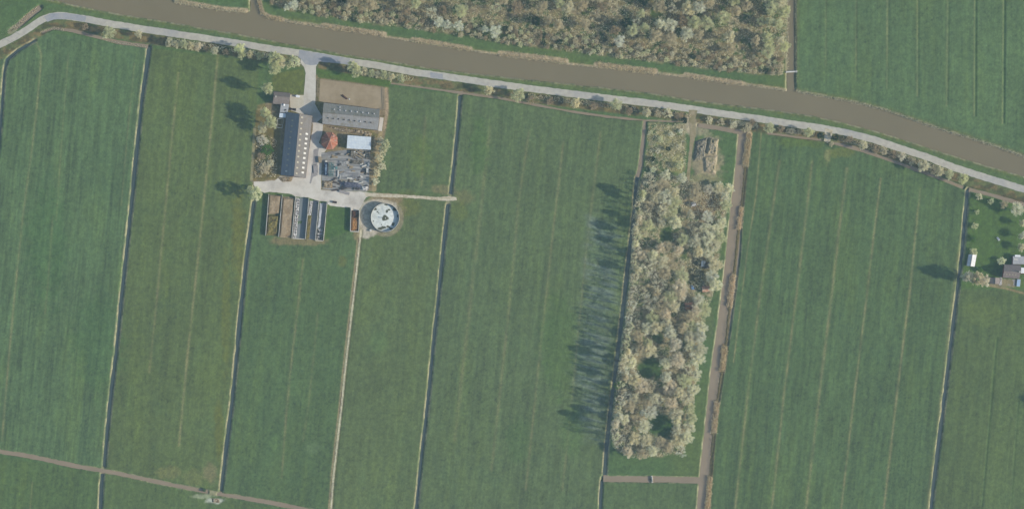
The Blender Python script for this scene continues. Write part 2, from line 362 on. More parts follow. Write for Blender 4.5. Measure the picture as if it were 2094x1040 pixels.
for poly, c, amp, tilt in fields:
    m = sm(1.5, -1.5, sd(poly, 6)) * (1 - far)
    uu = PX + tilt * (PY - 520)
    s1 = vn(uu / 3.6, v / 70, 41); s2 = vn(uu / 11, v / 200, 43); s3 = vn(uu / 2.2, v / 34, 47); big = fbm(PX / 70, PY / 130, 51, 3)
    f = 1 + 1.5 * amp * (1.0 * (s1 - .5) + .7 * (s2 - .5) + 1.2 * (s3 - .5)) + .22 * (big - .5)
    cc = T(*c)[None, None] * f[..., None]
    yel = sm(.5, .85, fbm(PX / 45, PY / 110, 57, 3) * .6 + s2 * .4)
    cc = cc * (1 - .2 * yel[..., None]) + T(102, 119, 86) * f[..., None] * .2 * yel[..., None]
    blu = sm(.55, .8, fbm(PX / 28, PY / 50, 63, 3))
    cc = cc * (1 - .12 * blu[..., None]) + T(84, 112, 96) * .12 * blu[..., None]
    C = C * (1 - m[..., None]) + cc * m[..., None]
# pale drier lines of old trenches and wheel tracks, and painted sunlit furrow sides
def track(pts, w, c, st, seed=1, brk=.25):
    global C
    wobx = (vn(PY / 30, PX * 0, seed) - .5) * 3
    d = dline(pts, 30); d = np.abs(d + wobx * .3)
    m = np.exp(-(d / w) ** 2) * st * np.clip(.35 + 1.2 * (fbm(PX / 9, PY / 22, seed + 70, 3) - brk), 0, 1.2)
    C = lay(C, np.clip(m, 0, 1), T(*c))
TAN = (140, 140, 112)
for k, (pts, w, st) in enumerate([
    ([(365, 150), (350, 300), (333, 480), (318, 640), (305, 760)], 2.4, .6), ([(446, 110), (436, 220), (425, 330), (408, 500), (396, 610), (384, 720), (366, 910)], 2.6, .75),
    ([(620, 530), (610, 620), (598, 720), (585, 850), (576, 975)], 2.4, .6),
    ([(1594, 330), (1574, 470), (1555, 600), (1530, 800), (1502, 1050)], 2.6, .6), ([(1661, 330), (1645, 470), (1629, 600), (1604, 800), (1577, 1050)], 2.6, .7),
    ([(1732, 345), (1716, 470), (1701, 600), (1676, 800), (1647, 1050)], 3.0, .7), ([(1801, 365), (1787, 480), (1773, 600), (1748, 800), (1719, 1050)], 2.2, .8),
    ([(1882, 385), (1872, 480), (1860, 600), (1836, 790), (1806, 1050)], 2.4, .75), ([(1967, 470), (1948, 600), (1920, 850), (1896, 1040)], 3.0, .5),
    ([(1557, 270), (1546, 400), (1530, 500), (1516, 610), (1500, 740)], 1.4, .8),
    ([(1002, 260), (975, 500), (930, 900)], 4, .35), ([(1082, 270), (1062, 400), (1040, 640), (1005, 960)], 3, .4), ([(1152, 290), (1128, 500), (1100, 760), (1075, 1000)], 2.6, .5), ([(1228, 270), (1200, 500), (1165, 860), (1150, 1000)], 2.6, .35),
    ([(72, 80), (84, 110), (82, 150), (75, 220), (66, 300), (48, 430), (30, 600), (12, 800), (4, 900)], 2.2, .6), ([(140, 110), (128, 260), (115, 450)], 1.4, .45), ([(108, 440), (98, 580), (92, 640)], 2.0, .5),
    ([(275, 130), (262, 260), (248, 420)], 1.2, .5), ([(66, 985), (60, 1060)], 1.6, .6),
    ([(650, 640), (632, 820), (620, 900)], 2, .3), ([(870, 240), (866, 300), (862, 380)], 3, .4),
    ([(1689, -60), (1689, 135)], 2, .4), ([(1751, -60), (1751, 165)], 1.6, .5), ([(1815, -60), (1814, 180)], 2.0, .5), ([(1876, -60), (1876, 196)], 1.8, .6), ([(1939, -60), (1936, 216)], 2.4, .35), ([(1993, -60), (1992, 236)], 1.5, .5), ([(2052, -60), (2050, 252)], 1.5, .5),  # sunlit west sides of the upper furrows, painted as pale lines
]): track(pts, w * .95, TAN, min(1, st * .92), k + 1)
def blob(x, y, rx, ry, c, st, seed, rot=0.0):
    global C
    ca, sa = math.cos(rot), math.sin(rot); qx = (PX - x) * ca + (PY - y) * sa; qy = -(PX - x) * sa + (PY - y) * ca
    d = np.hypot(qx / rx, qy / ry) + (fbm(PX / 10, PY / 10, seed, 4) - .5) * .9
    C = lay(C, np.clip(sm(1.15, .55, d) * st, 0, 1), T(*c))
for k, a in enumerate([
    (948, 404, 24, 20, (116, 121, 98), .6), (905, 388, 28, 10, (126, 124, 104), .55), (940, 430, 20, 24, (104, 118, 88), .5), (429, 965, 16, 22, (124, 125, 104), .7), (345, 965, 26, 14, (116, 124, 98), .7), (395, 975, 26, 18, (110, 122, 96), .7),
    (487, 480, 16, 110, (108, 114, 80), .55), (462, 640, 10, 140, (106, 115, 82), .45), (448, 880, 10, 80, (108, 116, 82), .5),
    (1722, 312, 34, 12, (108, 120, 90), .7), (1692, 318, 8, 18, (126, 132, 104), .7), (1640, 290, 60, 14, (98, 118, 86), .6),
    (830, 420, 34, 30, (108, 118, 88), .5), (818, 430, 16, 24, (126, 126, 104), .7), (786, 408, 40, 14, (140, 131, 110), .9), (700, 532, 10, 12, (108, 114, 88), .5), (610, 492, 70, 12, (128, 124, 104), .8), (668, 460, 8, 36, (126, 124, 98), .7),
    (440, 1023, 20, 7, (172, 178, 164), .85), (412, 1014, 24, 5, (140, 150, 128), .8), (735, 480, 12, 14, (138, 132, 110), .8),
    (640, 915, 16, 14, (104, 126, 102), .6), (560, 905, 10, 18, (98, 124, 96), .5), (775, 700, 22, 26, (98, 122, 96), .5), (1140, 700, 40, 120, (84, 114, 84), .3),
    (980, 300, 24, 60, (84, 114, 86), .4), (1170, 880, 26, 60, (96, 121, 94), .5), (1060, 900, 30, 50, (86, 112, 90), .4), (860, 320, 26, 50, (100, 120, 88), .5), (2010, 640, 40, 30, (102, 120, 92), .6), (200, 700, 60, 110, (82, 112, 90), .35), (95, 500, 50, 140, (82, 113, 90), .4)]):
    blob(*a, seed=90 + k)
# verges, banks, wood floors
vg = sm(20, 12, dline(road_c, 40)) * sm(-1, 2, cd)
C = lay(C, vg * .55, T(99, 118, 94))
south = offset(road_c, 18); sv = sm(13, 7, dline(south, 30)) * sm(-1.0, 2.0, bank) * (0.35 + .65 * sm(.35, .6, fbm(PX / 16, PY / 9, 77, 4)))
C = lay(C, np.clip(sv * .9, 0, 1), T(120, 114, 96))
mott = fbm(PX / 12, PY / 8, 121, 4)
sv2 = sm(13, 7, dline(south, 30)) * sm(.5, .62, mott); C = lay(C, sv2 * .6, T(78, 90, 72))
cb = sm(12, 4, cd) * sm(-3, 1, cd); C = lay(C, cb * (.3 + .5 * sm(.4, .7, fbm(PX / 5, PY / 5, 123, 3))), T(106, 116, 90))
bk = sm(5.5, 3.0, bank) * (.25 + .75 * sm(.35, .6, fbm(PX / 8, PY / 16, 125, 3))); C = lay(C, np.clip(bk, 0, 1) * .85, T(146, 146, 124))
bed = sm(-.6, -1.8, bank); C = lay(C, bed, T(96, 94, 84))
C = lay(C, np.clip(fur * 1.6, 0, .6), T(72, 98, 74))  # shade inside the furrows, darkened into the cover colour
for poly, st, cs in ((upper_wood, 1.0, ((124, 124, 104), (88, 108, 88), (142, 137, 117))), (central_wood, 1.0, ((138, 136, 115), (98, 116, 94), (152, 148, 128))), (scrub_w, .95, ((124, 127, 104), (94, 114, 92), (150, 147, 124)))):
    m = sm(3, -5, sd(poly, 20) + (fbm(PX / 10, PY / 10, 131, 3) - .5) * 8)
    n1 = fbm(PX / 13, PY / 11, 133, 4); n2 = fbm(PX / 5, PY / 5, 137, 3)
    w = np.zeros((ny, nx, 3)) + T(*cs[0]); w = lay(w, sm(.48, .62, n1), T(*cs[1])); w = lay(w, sm(.52, .68, n2) * .8, T(*cs[2]))
    C = C * (1 - m[..., None]) + w * m[..., None]
for a in [(1330, 752, 34, 26, (76, 102, 80), .95), (1352, 872, 38, 28, (76, 104, 80), .95), (1345, 690, 16, 16, (74, 102, 76), .8), (1362, 480, 14, 26, (76, 104, 74), .8), (1425, 556, 24, 40, (92, 100, 86), .8), (1450, 660, 12, 40, (96, 114, 94), .9), (1445, 420, 36, 34, (128, 118, 98), .85), (1440, 300, 20, 16, (112, 104, 92), .8), (1450, 335, 22, 26, (148, 138, 116), .9), (1425, 330, 9, 30, (84, 92, 92), .6), (1386, 335, 14, 24, (146, 148, 112), .8), (1365, 290, 26, 26, (142, 142, 112), .7), (1446, 330, 36, 58, (150, 145, 124), .7), (1430, 268, 22, 14, (152, 147, 128), .7), (1395, 262, 14, 12, (150, 146, 124), .7), (1440, 366, 40, 12, (128, 132, 108), .6), (1412, 255, 14, 22, (160, 154, 136), .8), (1335, 330, 10, 10, (84, 104, 94), .7)]:
    blob(*a, seed=int(a[0]) % 97)
# farm: beaten earth round the buildings, gardens
farm = [(526, 215), (575, 200), (650, 150), (795, 178), (796, 230), (784, 300), (766, 392), (520, 392), (514, 366)]
C = lay(C, sm(2, -4, sd(farm, 12)) * .9, T(136, 128, 110)); n1 = fbm(PX / 14, PY / 14, 141, 4)
C = lay(C, sm(2, -4, sd(farm, 12)) * sm(.5, .65, n1) * .8, T(112, 116, 90))
C = lay(C, sm(2, -1, sd([(565, 150), (622, 140), (624, 194), (594, 192), (560, 186), (556, 160)], 6)), T(100, 114, 88))
C = lay(C, sm(2, -1, sd([(647, 140), (800, 165), (795, 178), (650, 158)], 6)) * .9, T(88, 112, 84))
C = lay(C, sm(2, -1, sd([(524, 225), (574, 240), (570, 365), (516, 368)], 6)) * .9, T(108, 108, 88)); blob(545, 305, 14, 26, (84, 108, 80), .8, 143)
C = lay(C, sm(2, -1, sd([(668, 428), (716, 426), (713, 472), (664, 490)], 6)), T(86, 112, 88))
C = lay(C, sm(3, -1, np.abs(np.hypot(PX - 788, PY - 446) - 33) - 3.5) * .75, T(142, 139, 122))
C = lay(C, sm(2, -3, sd([(740, 412), (775, 406), (812, 414), (812, 430), (770, 480), (752, 488), (736, 486), (732, 440)], 8) + (fbm(PX / 6, PY / 6, 147, 3) - .5) * 5) * .95, T(172, 168, 154))
C = lay(C, sm(4, 2, dline([(521, 262), (517, 330), (514, 368)], 12)) * .85, T(142, 140, 116)); C = lay(C, sm(4, 2, dline([(790, 182), (792, 220), (786, 262)], 12)) * .85, T(158, 145, 126))
C = lay(C, sm(6, 3, dline([(778, 270), (770, 330), (765, 388)], 12)) * .85, T(150, 142, 116))
C = lay(C, sm(3, 1, dline([(2020, 583), (2060, 590), (2110, 604)], 12)) * .9, T(140, 132, 110)); blob(2055, 578, 36, 9, (140, 134, 116), .8, 145)
# the cattle path: two worn bands with grass and dark poached holes between
pd = path_d
C = lay(C, sm(7, 4.0, pd) * .55 * (.5 + .5 * sm(.3, .6, fbm(PX / 6, PY / 20, 151, 3))), T(126, 126, 98))
pr = dline([(x + 1.4, y) for x, y in path_s], 12); pl = dline([(x - 3.2, y) for x, y in path_s], 12); pm = dline([(x - .9, y) for x, y in path_s], 12); pe = dline([(x + 5.0, y) for x, y in path_s], 12)
C = lay(C, sm(2.6, .9, pr), T(172, 170, 150)); C = lay(C, sm(2.0, .6, pl) * .75, T(144, 138, 118))
C = lay(C, sm(1.2, .3, pm) * sm(.45, .6, vn(PX / 40, PY / 14, 153)) * .8, T(92, 84, 70)); C = lay(C, sm(2.0, .5, pe) * .6, T(84, 96, 70))
Z -= .12 * sm(2.0, .4, pe) + .06 * sm(3, 1, pr)
# reed beds stand on shallow shelves at the water's edge: line, width (px), shelf level, colour
SHELVES = [
    ([(358, 2), (401, 9), (455, 18), (503, 22)], 9, 0), ([(529, -4), (532, 14), (538, 28), (555, 36), (578, 40)], 9, 0), ([(580, 42), (656, 54)], 5, 0), ([(660, 52), (686, 56), (740, 64), (786, 70)], 10, 0), ([(788, 75), (842, 83)], 4, 0), ([(844, 80), (900, 89), (962, 100)], 9, 0), ([(964, 103), (1020, 111)], 4, 0),
    ([(1022, 109), (1060, 113), (1110, 119), (1158, 125)], 11, 0), ([(1160, 130), (1217, 136)], 4, 0), ([(1219, 132), (1270, 138), (1341, 146)], 11, 0), ([(1345, 150), (1400, 156)], 4, 0), ([(1402, 153), (1460, 162), (1520, 171)], 9, 0), ([(1521, 172), (1560, 177), (1608, 184)], 5, 0),
    ([(1532, 274), (1524, 340)], 13, 1), ([(1516, 423), (1511, 469)], 10, 1), ([(1499, 561), (1492, 627)], 13, 1), ([(1482, 707), (1476, 758)], 13, 1), ([(1466, 821), (1459, 884)], 12, 1), ([(1452, 973), (1446, 1046)], 11, 1),
    ([(1525, 342), (1518, 421)], 8, 2), ([(1511, 471), (1502, 559)], 8, 2), ([(1493, 629), (1485, 705)], 8, 2), ([(1477, 760), (1468, 819)], 8, 2), ([(1460, 886), (1454, 971)], 8, 2)]
for pts, w_, kd in SHELVES:
    m = sm(w_ / 2 + 1.2, w_ / 2 - 1.2, dline(pts, 20) + (fbm(X * .5, Y * .5, 191, 2) - .5) * 2.4)
    Z = np.maximum(Z, -2 + m * (1.55 if kd < 2 else 1.45)); C = lay(C, m, (T(162, 152, 130), T(166, 149, 124), T(112, 112, 96))[kd])
# pale bluish streaks of the wood's shade, painted along the shadow direction
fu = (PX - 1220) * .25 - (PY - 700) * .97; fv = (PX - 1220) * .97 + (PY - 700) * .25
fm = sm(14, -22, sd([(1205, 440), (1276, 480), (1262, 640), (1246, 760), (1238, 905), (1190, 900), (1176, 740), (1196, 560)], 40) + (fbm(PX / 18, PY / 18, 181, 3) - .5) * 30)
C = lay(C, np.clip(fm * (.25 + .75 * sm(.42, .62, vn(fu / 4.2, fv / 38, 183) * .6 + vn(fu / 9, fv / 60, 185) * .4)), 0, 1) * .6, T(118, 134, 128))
# fine grain
C *= (1 + .22 * (fbm(X * .8, Y * .8, 161, 3) - .5) * 2 * 1.7)[..., None]
spk = sm(.74, .86, vn(X * 1.1, Y * 1.1, 163)) * sm(.4, .6, fbm(PX / 40, PY / 40, 165, 3)); C = C * (1 - .28 * spk[..., None])
C = np.clip(C + np.array([.010, .006, .006]), .004, .8)

def grid_mesh():
    me = bpy.data.meshes.new('ground')
    nv = ny * nx; me.vertices.add(nv)
    me.vertices.foreach_set('co', np.stack([X, Y, Z], -1).astype(np.float32).ravel())
    idx = np.arange(nv).reshape(ny, nx)
    q = np.stack([idx[:-1, :-1], idx[:-1, 1:], idx[1:, 1:], idx[1:, :-1]], -1).reshape(-1, 4)
    nf = len(q); me.loops.add(nf * 4); me.polygons.add(nf)
    me.loops.foreach_set('vertex_index', q.ravel().astype(np.int32))
    me.polygons.foreach_set('loop_start', np.arange(0, nf * 4, 4, dtype=np.int32))
    me.polygons.foreach_set('use_smooth', np.ones(nf, bool))
    me.update(calc_edges=True)
    a = me.color_attributes.new('cover', 'FLOAT_COLOR', 'POINT')
    a.data.foreach_set('color', np.concatenate([C, np.ones((ny, nx, 1))], -1).astype(np.float32).ravel())
    return me
m, nt, b = base_mat('ground_cover', .95, .1)
at = N(nt, 'ShaderNodeAttribute', attribute_name='cover')
f1 = ramp(nt, noise(nt, 1.6, 4, (1, .55, 1)), .25, .75); f2 = ramp(nt, noise(nt, .35, 4, (1, .4, 1)), .25, .75)
c = mixc(nt, f1, (.70, .72, .72), (1.28, 1.26, 1.24)); c = mixc(nt, 1.0, at.outputs['Color'], c, 'MULTIPLY')
c2 = mixc(nt, f2, (.90, .90, .92), (1.10, 1.09, 1.06)); c = mixc(nt, 1.0, c, c2, 'MULTIPLY')
nt.links.new(c, b.inputs['Base Color']); bump(nt, b, noise(nt, 2.5, 3), .35, .12)
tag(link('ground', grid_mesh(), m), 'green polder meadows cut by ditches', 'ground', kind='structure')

# ------------------------------------------------------------------ flat surfaces and water
def sheet(name, pts, z, material, label, cat, jit=.5, step=6.0, seed=1):
    r = random.Random(seed); out = []; n = len(pts)
    for i in range(n):
        (x0, y0), (x1, y1) = pts[i], pts[(i + 1) % n]; k = max(1, int(math.hypot(x1 - x0, y1 - y0) / step))
        for j in range(k):
            t = j / k; out.append((x0 + (x1 - x0) * t + r.uniform(-jit, jit), y0 + (y1 - y0) * t + r.uniform(-jit, jit)))
    mb = MB(); w = [P(*p) for p in out]
    a = sum(w[i][0] * w[(i + 1) % len(w)][1] - w[(i + 1) % len(w)][0] * w[i][1] for i in range(len(w)))
    if a < 0: w = w[::-1]
    import mathutils.geometry as mg
    from mathutils import Vector
    tri = mg.tessellate_polygon([[Vector((x, y, 0)) for x, y in w]])
    def up(t):
        (ax, ay), (bx, by), (cx, cy) = w[t[0]], w[t[1]], w[t[2]]
        return t if (bx - ax) * (cy - ay) - (by - ay) * (cx - ax) > 0 else t[::-1]
    mb.add([(x, y, z) for x, y in w], [up(tuple(t)) for t in tri])
    o = link(name, mb.mesh(name), material); return tag(o, label, cat, kind='structure')
sheet('canal', [(x, y + (2 if (x, y) in canal_s else -2)) for x, y in canal], -1.0, M['canal'], 'broad brown canal crossing the top of the picture', 'canal', 0)
sheet('water', [(x + (-3 if i < 13 else 3), y) for i, (x, y) in enumerate(wide)], -.7, M['brown_water'], 'wide brown watercourse east of the central wood', 'water', 0)
for i, (nme, pts, hw, mt, lv) in enumerate(ditches):
    sheet('ditch', strip(pts, hw + 3.0), lv + .003 * (i % 3), M[mt], 'narrow water-filled ditch between meadows', 'ditch', 0)
sheet('road', strip(road_c, 7.0), .0, M['road'], 'pale grey country road along the canal', 'road', .55, 5, 2)
sheet('driveway', drive, .004, M['drive'], 'light concrete farm driveway off the road', 'driveway', .3, 6, 3)
sheet('farmyard', yard, .008, M['yard'], 'pale concrete farmyard between barns and silage bays', 'farmyard', .5, 6, 4)
sheet('storage_slab', slab, .012, M['slab'], 'grey streaked storage slab south of the silver shed', 'paving', .4, 6, 5)
sheet('arena_sand', arena, .0, M['sand'], 'sandy brown riding arena north of the barn', 'arena', .2, 6, 6)
sheet('track', track_e, .016, M['gravel'], 'pale gravel track running east to the culvert', 'track', .7, 4, 7)
sheet('track', wood_drive, .004, M['dirt'], 'pale gravel lane into the central wood', 'track', .7, 4, 8)
sheet('track', field_gate_track, .004, M['gravel'], 'short pale field entrance off the road', 'track', .5, 4, 9)
sheet('pavement', [(641, 306), (652, 303), (650, 318), (648, 340), (650, 358), (640, 362), (636, 375), (633, 375), (640, 330)], .012, M['asphalt'], 'darker asphalt patch in the farmyard', 'pavement', .4, 4, 10)
sheet('pavement', [(612, 102), (640, 107), (680, 114), (716, 120), (716, 133), (690, 129.5), (652, 126), (650, 132), (640, 134), (624, 132), (618, 124), (610, 116)], .012, M['blue_asphalt'], 'bluish grey asphalt of the road junction at the farm driveway', 'pavement', .4, 4, 12)
sheet('pavement', [(90, 34), (104, 28), (135, 27), (158, 30), (176, 34), (174, 45), (140, 39.5), (110, 40), (97, 45)], .012, M['blue_asphalt'], 'bluish grey asphalt in the road bend', 'pavement', .4, 4, 13)
sheet('pavement', [(880, 148), (905, 151), (906, 163), (880, 159)], .012, M['blue_asphalt'], 'small grey repair patch in the canal road', 'pavement', .3, 4, 14)
sheet('patio', [(592, 194), (621, 195), (621, 214), (612, 222), (594, 222)], .012, M['patio'], 'pale beige patio beside the small dark-roofed house', 'patio', .2, 5, 11)
# ------------------------------------------------------------------ buildings
def V(a): return np.array(a, float)
def roof_slab(mb, e0, e1, r1, r0, th=.14, over=0.0):
    """sloping slab between an eave line e0-e1 and a ridge line r0-r1 (3-D points)"""
    pts = [V(e0), V(e1), V(r1), V(r0)]
    n = np.cross(pts[1] - pts[0], pts[3] - pts[0])
    if n[2] < 0: pts = [pts[1], pts[0], pts[3], pts[2]]
    mb.hexa([tuple(p - (0, 0, th)) for p in pts], [tuple(p) for p in pts])
def on(e0, e1, r1, r0, s, t, lift=0.0):
    """point on a roof plane: s along the eave, t up the slope"""
    a = V(e0) * (1 - s) + V(e1) * s; b = V(r0) * (1 - s) + V(r1) * s
    p = a * (1 - t) + b * t; n = np.cross(V(e1) - V(e0), V(r0) - V(e0)); n = n / np.linalg.norm(n)
    if n[2] < 0: n = -n
    return p + n * lift
def plate(mb, e0, e1, r1, r0, s, t, w, h, th=.07, lift=.03):
    L = np.linalg.norm(V(e1) - V(e0)); G = np.linalg.norm(V(r0) - V(e0)); ds = w / L / 2; dt = h / G / 2
    q = [(s - ds, t - dt), (s + ds, t - dt), (s + ds, t + dt), (s - ds, t + dt)]
    lo = [tuple(on(e0, e1, r1, r0, a, c, lift)) for a, c in q]; hi = [tuple(on(e0, e1, r1, r0, a, c, lift + th)) for a, c in q]
    x = np.cross(V(lo[1]) - V(lo[0]), V(lo[3]) - V(lo[0]))
    if x[2] < 0: lo, hi = lo[::-1], hi[::-1]
    mb.hexa(lo, hi)
def gable(name, label, cat, R0, R1, L0, L1, E0, E1, wall_m, roof_l, roof_r, inset=.35, plinth=None, door=None, doors=((0, .0, 3.2, 3.0), (1, .0, 3.2, 3.0))):
    base = (V(L0) + V(L1) + V(E0) + V(E1)) / 4; base[2] = 0
    t = Thing(name, label, cat, base)
    ax = V(R1) - V(R0); ax[2] = 0; L = np.linalg.norm(ax); ax /= L
    mb = MB()
    def pent(l, r, e, k):
        l, r, e = V(l), V(r), V(e); d = ax * inset * k
        mid = (l + e) / 2; f = 1 - inset / (np.linalg.norm((l - e)[:2]) / 2)
        l2 = mid + (l - mid) * f + d; e2 = mid + (e - mid) * f + d; r2 = r + d
        top = .17
        lz = l[2] + (r[2] - l[2]) * (1 - f) - top; ez = e[2] + (r[2] - e[2]) * (1 - f) - top
        return [(l2[0], l2[1], -.1), (e2[0], e2[1], -.1), (e2[0], e2[1], ez), (r2[0], r2[1], r[2] - top - .02), (l2[0], l2[1], lz)]
    a = pent(L0, R0, E0, 1); c = pent(L1, R1, E1, -1)
    mb.add(a + c, [(4, 3, 2, 1, 0), (5, 6, 7, 8, 9), (0, 1, 6, 5), (1, 2, 7, 6), (2, 3, 8, 7), (3, 4, 9, 8), (4, 0, 5, 9)])
    t.part('wall', mb, wall_m)
    m1 = MB(); roof_slab(m1, L0, L1, R1, R0); t.roofl = t.part('roof', m1, roof_l)
    m2 = MB(); roof_slab(m2, E0, E1, R1, R0); t.roofr = t.part('roof', m2, roof_r)
    m3 = MB(); m3.tube(V(R0) + (0, 0, .03), V(R1) + (0, 0, .03), .16, n=6); t.part('ridge_cap', m3, M['ridge'])
    for l0, l1 in ((L0, L1), (E0, E1)):
        m4 = MB(); o = (V(l0) - (V(R0) + (V(R1) - V(R0)) * .0)); o[2] = 0; o -= ax * np.dot(o, ax); o /= np.linalg.norm(o)
        m4.tube(V(l0) + o * .1 - (0, 0, .1), V(l1) + o * .1 - (0, 0, .1), .08, n=5); t.part('gutter', m4, M['metal_dark'])
    for end, off, w, h in doors:
        p = a if end == 0 else c; s = -1 if end == 0 else 1
        mid = (V(p[0]) + V(p[1])) / 2; across = V(p[1]) - V(p[0]); across[2] = 0; wd_ = np.linalg.norm(across); across /= wd_
        cen = mid + across * off * wd_ / 2 + ax * s * .04; cen[2] = h / 2
        m5 = MB(); m5.box(cen, (w, .1, h), math.atan2(across[1], across[0])); t.part('door', m5, door or M['dark_wood'])
    t.pl = (L0, L1, R1, R0); t.pr = (E0, E1, R1, R0)
    return t
M['ridge'] = mat('ridge_tiles', T(140, 138, 132), T(120, 120, 116), 1.5)
axA = math.atan2(*(np.array(P(588, 229)) - np.array(P(576, 358)))[::-1])
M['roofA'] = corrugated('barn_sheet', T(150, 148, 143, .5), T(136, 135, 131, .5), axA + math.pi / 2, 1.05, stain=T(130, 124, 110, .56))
M['roofA2'] = corrugated('barn_sheet_shaded', T(128, 134, 140), T(112, 120, 128), axA + math.pi / 2, 1.05)  # west slope copy with the blue of its shade in the colour
axB = math.atan2(*(np.array(P(776, 224)) - np.array(P(662, 210)))[::-1])
M['roofB'] = corrugated('barn_fibre_cement', T(146, 148, 146), T(132, 135, 134), axB + math.pi / 2, 1.05, stain=T(124, 124, 114))
M['roofB2'] = corrugated('shaded_fibre_cement', T(134, 138, 134), T(120, 125, 122), axB + math.pi / 2, 1.05, stain=T(116, 120, 108))  # darker copy for the north slope, its shade put into the colour
M['tile_dark'] = corrugated('dark_tiles', T(136, 132, 128), T(120, 118, 116), axB + math.pi / 2, .5)
M['tile_red'] = mat('red_tiles', T(160, 118, 106), T(142, 104, 94), .9, c3=T(166, 138, 122), s3=.3, bmp=.4)

barn = gable('long_barn', 'long barn with north to south ridge, rows of white skylights and dark shaded west slope', 'barn',
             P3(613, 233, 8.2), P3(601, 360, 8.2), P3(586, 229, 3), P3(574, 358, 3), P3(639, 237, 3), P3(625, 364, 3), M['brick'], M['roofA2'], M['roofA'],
             doors=((0, .0, 4, 3.4), (1, -.35, 3.6, 3.4), (1, .4, 3.6, 3.2)))
for k in range(9):
    s = .30 + k * .0775; mb = MB(); plate(mb, *barn.pr, s, .30 if k % 1 == 0 else .3, 1.15, 1.9); barn.part('skylight', mb, M['skylight'], barn.roofr)
for k in range(11):
    s = .05 + k * .09; mb = MB(); plate(mb, *barn.pr, s, .80, 1.0, 1.4); barn.part('skylight', mb, M['skylight_old'], barn.roofr)
for k in range(10):
    s = .12 + k * .09; mb = MB(); plate(mb, *barn.pl, s, .50 - .012 * k, .9, 1.3); barn.part('skylight', mb, M['skylight_old'] if k < 9 else M['skylight'], barn.roofl)
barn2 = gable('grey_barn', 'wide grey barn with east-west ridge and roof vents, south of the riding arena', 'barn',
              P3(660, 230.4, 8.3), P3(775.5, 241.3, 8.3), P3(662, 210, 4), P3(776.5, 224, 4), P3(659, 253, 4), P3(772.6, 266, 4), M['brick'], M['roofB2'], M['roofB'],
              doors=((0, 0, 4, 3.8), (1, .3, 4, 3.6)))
M['vent'] = mat('vent_metal', T(184, 186, 184), T(168, 170, 170), 2, rough=.4)
for k in range(9):
    s = .195 + k * .101 if k < 8 else .29; tt = .62 if k < 8 else .86
    p = on(*barn2.pl, s, .58 if k < 8 else .28); mb = MB(); mb.tube(p, p + (0, 0, .6), .3, .28, 8); mb.tube(p + (0, 0, .55), p + (0, 0, .75), .46, .2, 8); barn2.part('vent', mb, M['vent'], barn2.roofl)
for k in range(9):
    p = on(*barn2.pr, .10 + k * .095, .55); mb = MB(); mb.tube(p, p + (0, 0, .55), .3, .26, 8); mb.tube(p + (0, 0, .5), p + (0, 0, .7), .46, .15, 8)
    barn2.part('vent', mb, M['metal_dark'] if k != 6 else M['vent'], barn2.roofr)
house = gable('small_house', 'small dark tiled house west of the pale patio, chimney on its ridge', 'house',
              P3(560, 197, 6), P3(593, 199, 6), P3(559, 187.5, 2.8), P3(593.5, 190.5, 2.8), P3(557.5, 212, 2.8), P3(591, 214.5, 2.8), M['brick'], M['tile_dark'], M['tile_dark'], doors=((1, .3, 1, 2.1),), inset=.3)
mb = MB(); p = V(P3(564, 197.5, 6)); mb.box(p + (0, 0, .1), (.7, .7, 1.4), .1); ch = house.part('chimney', mb, M['concrete'], house.roofl)
# annexe: flat pale roof with round vent and a glazed lean-to end
t = Thing('annexe', 'flat pale grey annexe between the small house and the long barn', 'annexe', P3(581, 226))
mb = MB(); mb.prism([P(*q, 3) for q in ((575.6, 212.6), (590.4, 214.5), (587.5, 230.5), (573.2, 229))], -.1, 2.9); t.part('wall', mb, M['brick'])
mb = MB(); mb.prism([P(*q, 3) for q in ((574.6, 212), (591.4, 213.8), (588.2, 231), (572.2, 229.4))], 2.9, 3.1)
M['flat_roof'] = mat('flat_roof', T(166, 170, 170), T(146, 150, 152), .6, bmp=.1); rf = t.part('roof', mb, M['flat_roof'])
mb = MB(); p = V(P3(580.3, 214.5, 3.1)); mb.tube(p, p + (0, 0, .45), .75, .62, 12); mb.tube(p + (0, 0, .45), p + (0, 0, .7), .62, .2, 12); t.part('vent', mb, M['white'], rf)
mb = MB(); mb.box(V(P3(583.5, 225, 3.2)), (1.2, .8, .3), .3); t.part('hatch', mb, M['metal_dark'], rf)
mb = MB(); mb.prism([P(*q, 2.6) for q in ((572.4, 231.2), (587.6, 232.6), (586, 240.4), (571, 239.6))], -.1, 2.5); t.part('glazed_porch', mb, M['offwhite'])
mb = MB(); mb.prism([P(*q, 2.6) for q in ((572, 230.9), (588, 232.4), (586.3, 240.8), (570.6, 240))], 2.5, 2.6); M['pale_blue'] = mat('pale_blue_sheet', T(198, 208, 214), T(180, 192, 200), .8, rough=.4); t.part('roof', mb, M['pale_blue'])
# dog pen
t = Thing('pen', 'small wire pen with pale frame against the shaded west side of the long barn', 'pen', P3(573, 253))
q = [P(567.5, 243), P(580.5, 244.5), P(576.5, 262.5), P(565.5, 261)]; mb = MB(); rl = MB()
for a, c in zip(q, q[1:] + q[:1]):
    rl.tube((*a, 1.8), (*c, 1.8), .09, n=4); rl.tube((*a, .9), (*c, .9), .06, n=4)
    for k in range(3): mb = MB(); mb.tube((a[0] + (c[0] - a[0]) * k / 3, a[1] + (c[1] - a[1]) * k / 3, 0), (a[0] + (c[0] - a[0]) * k / 3, a[1] + (c[1] - a[1]) * k / 3, 1.85), .07, n=4); t.part('post', mb, M['offwhite'])
a, c = P(566.8, 255), P(578, 256.5); rl.tube((*a, 1.8), (*c, 1.8), .09, n=4)
t.part('rail', rl, M['offwhite'])
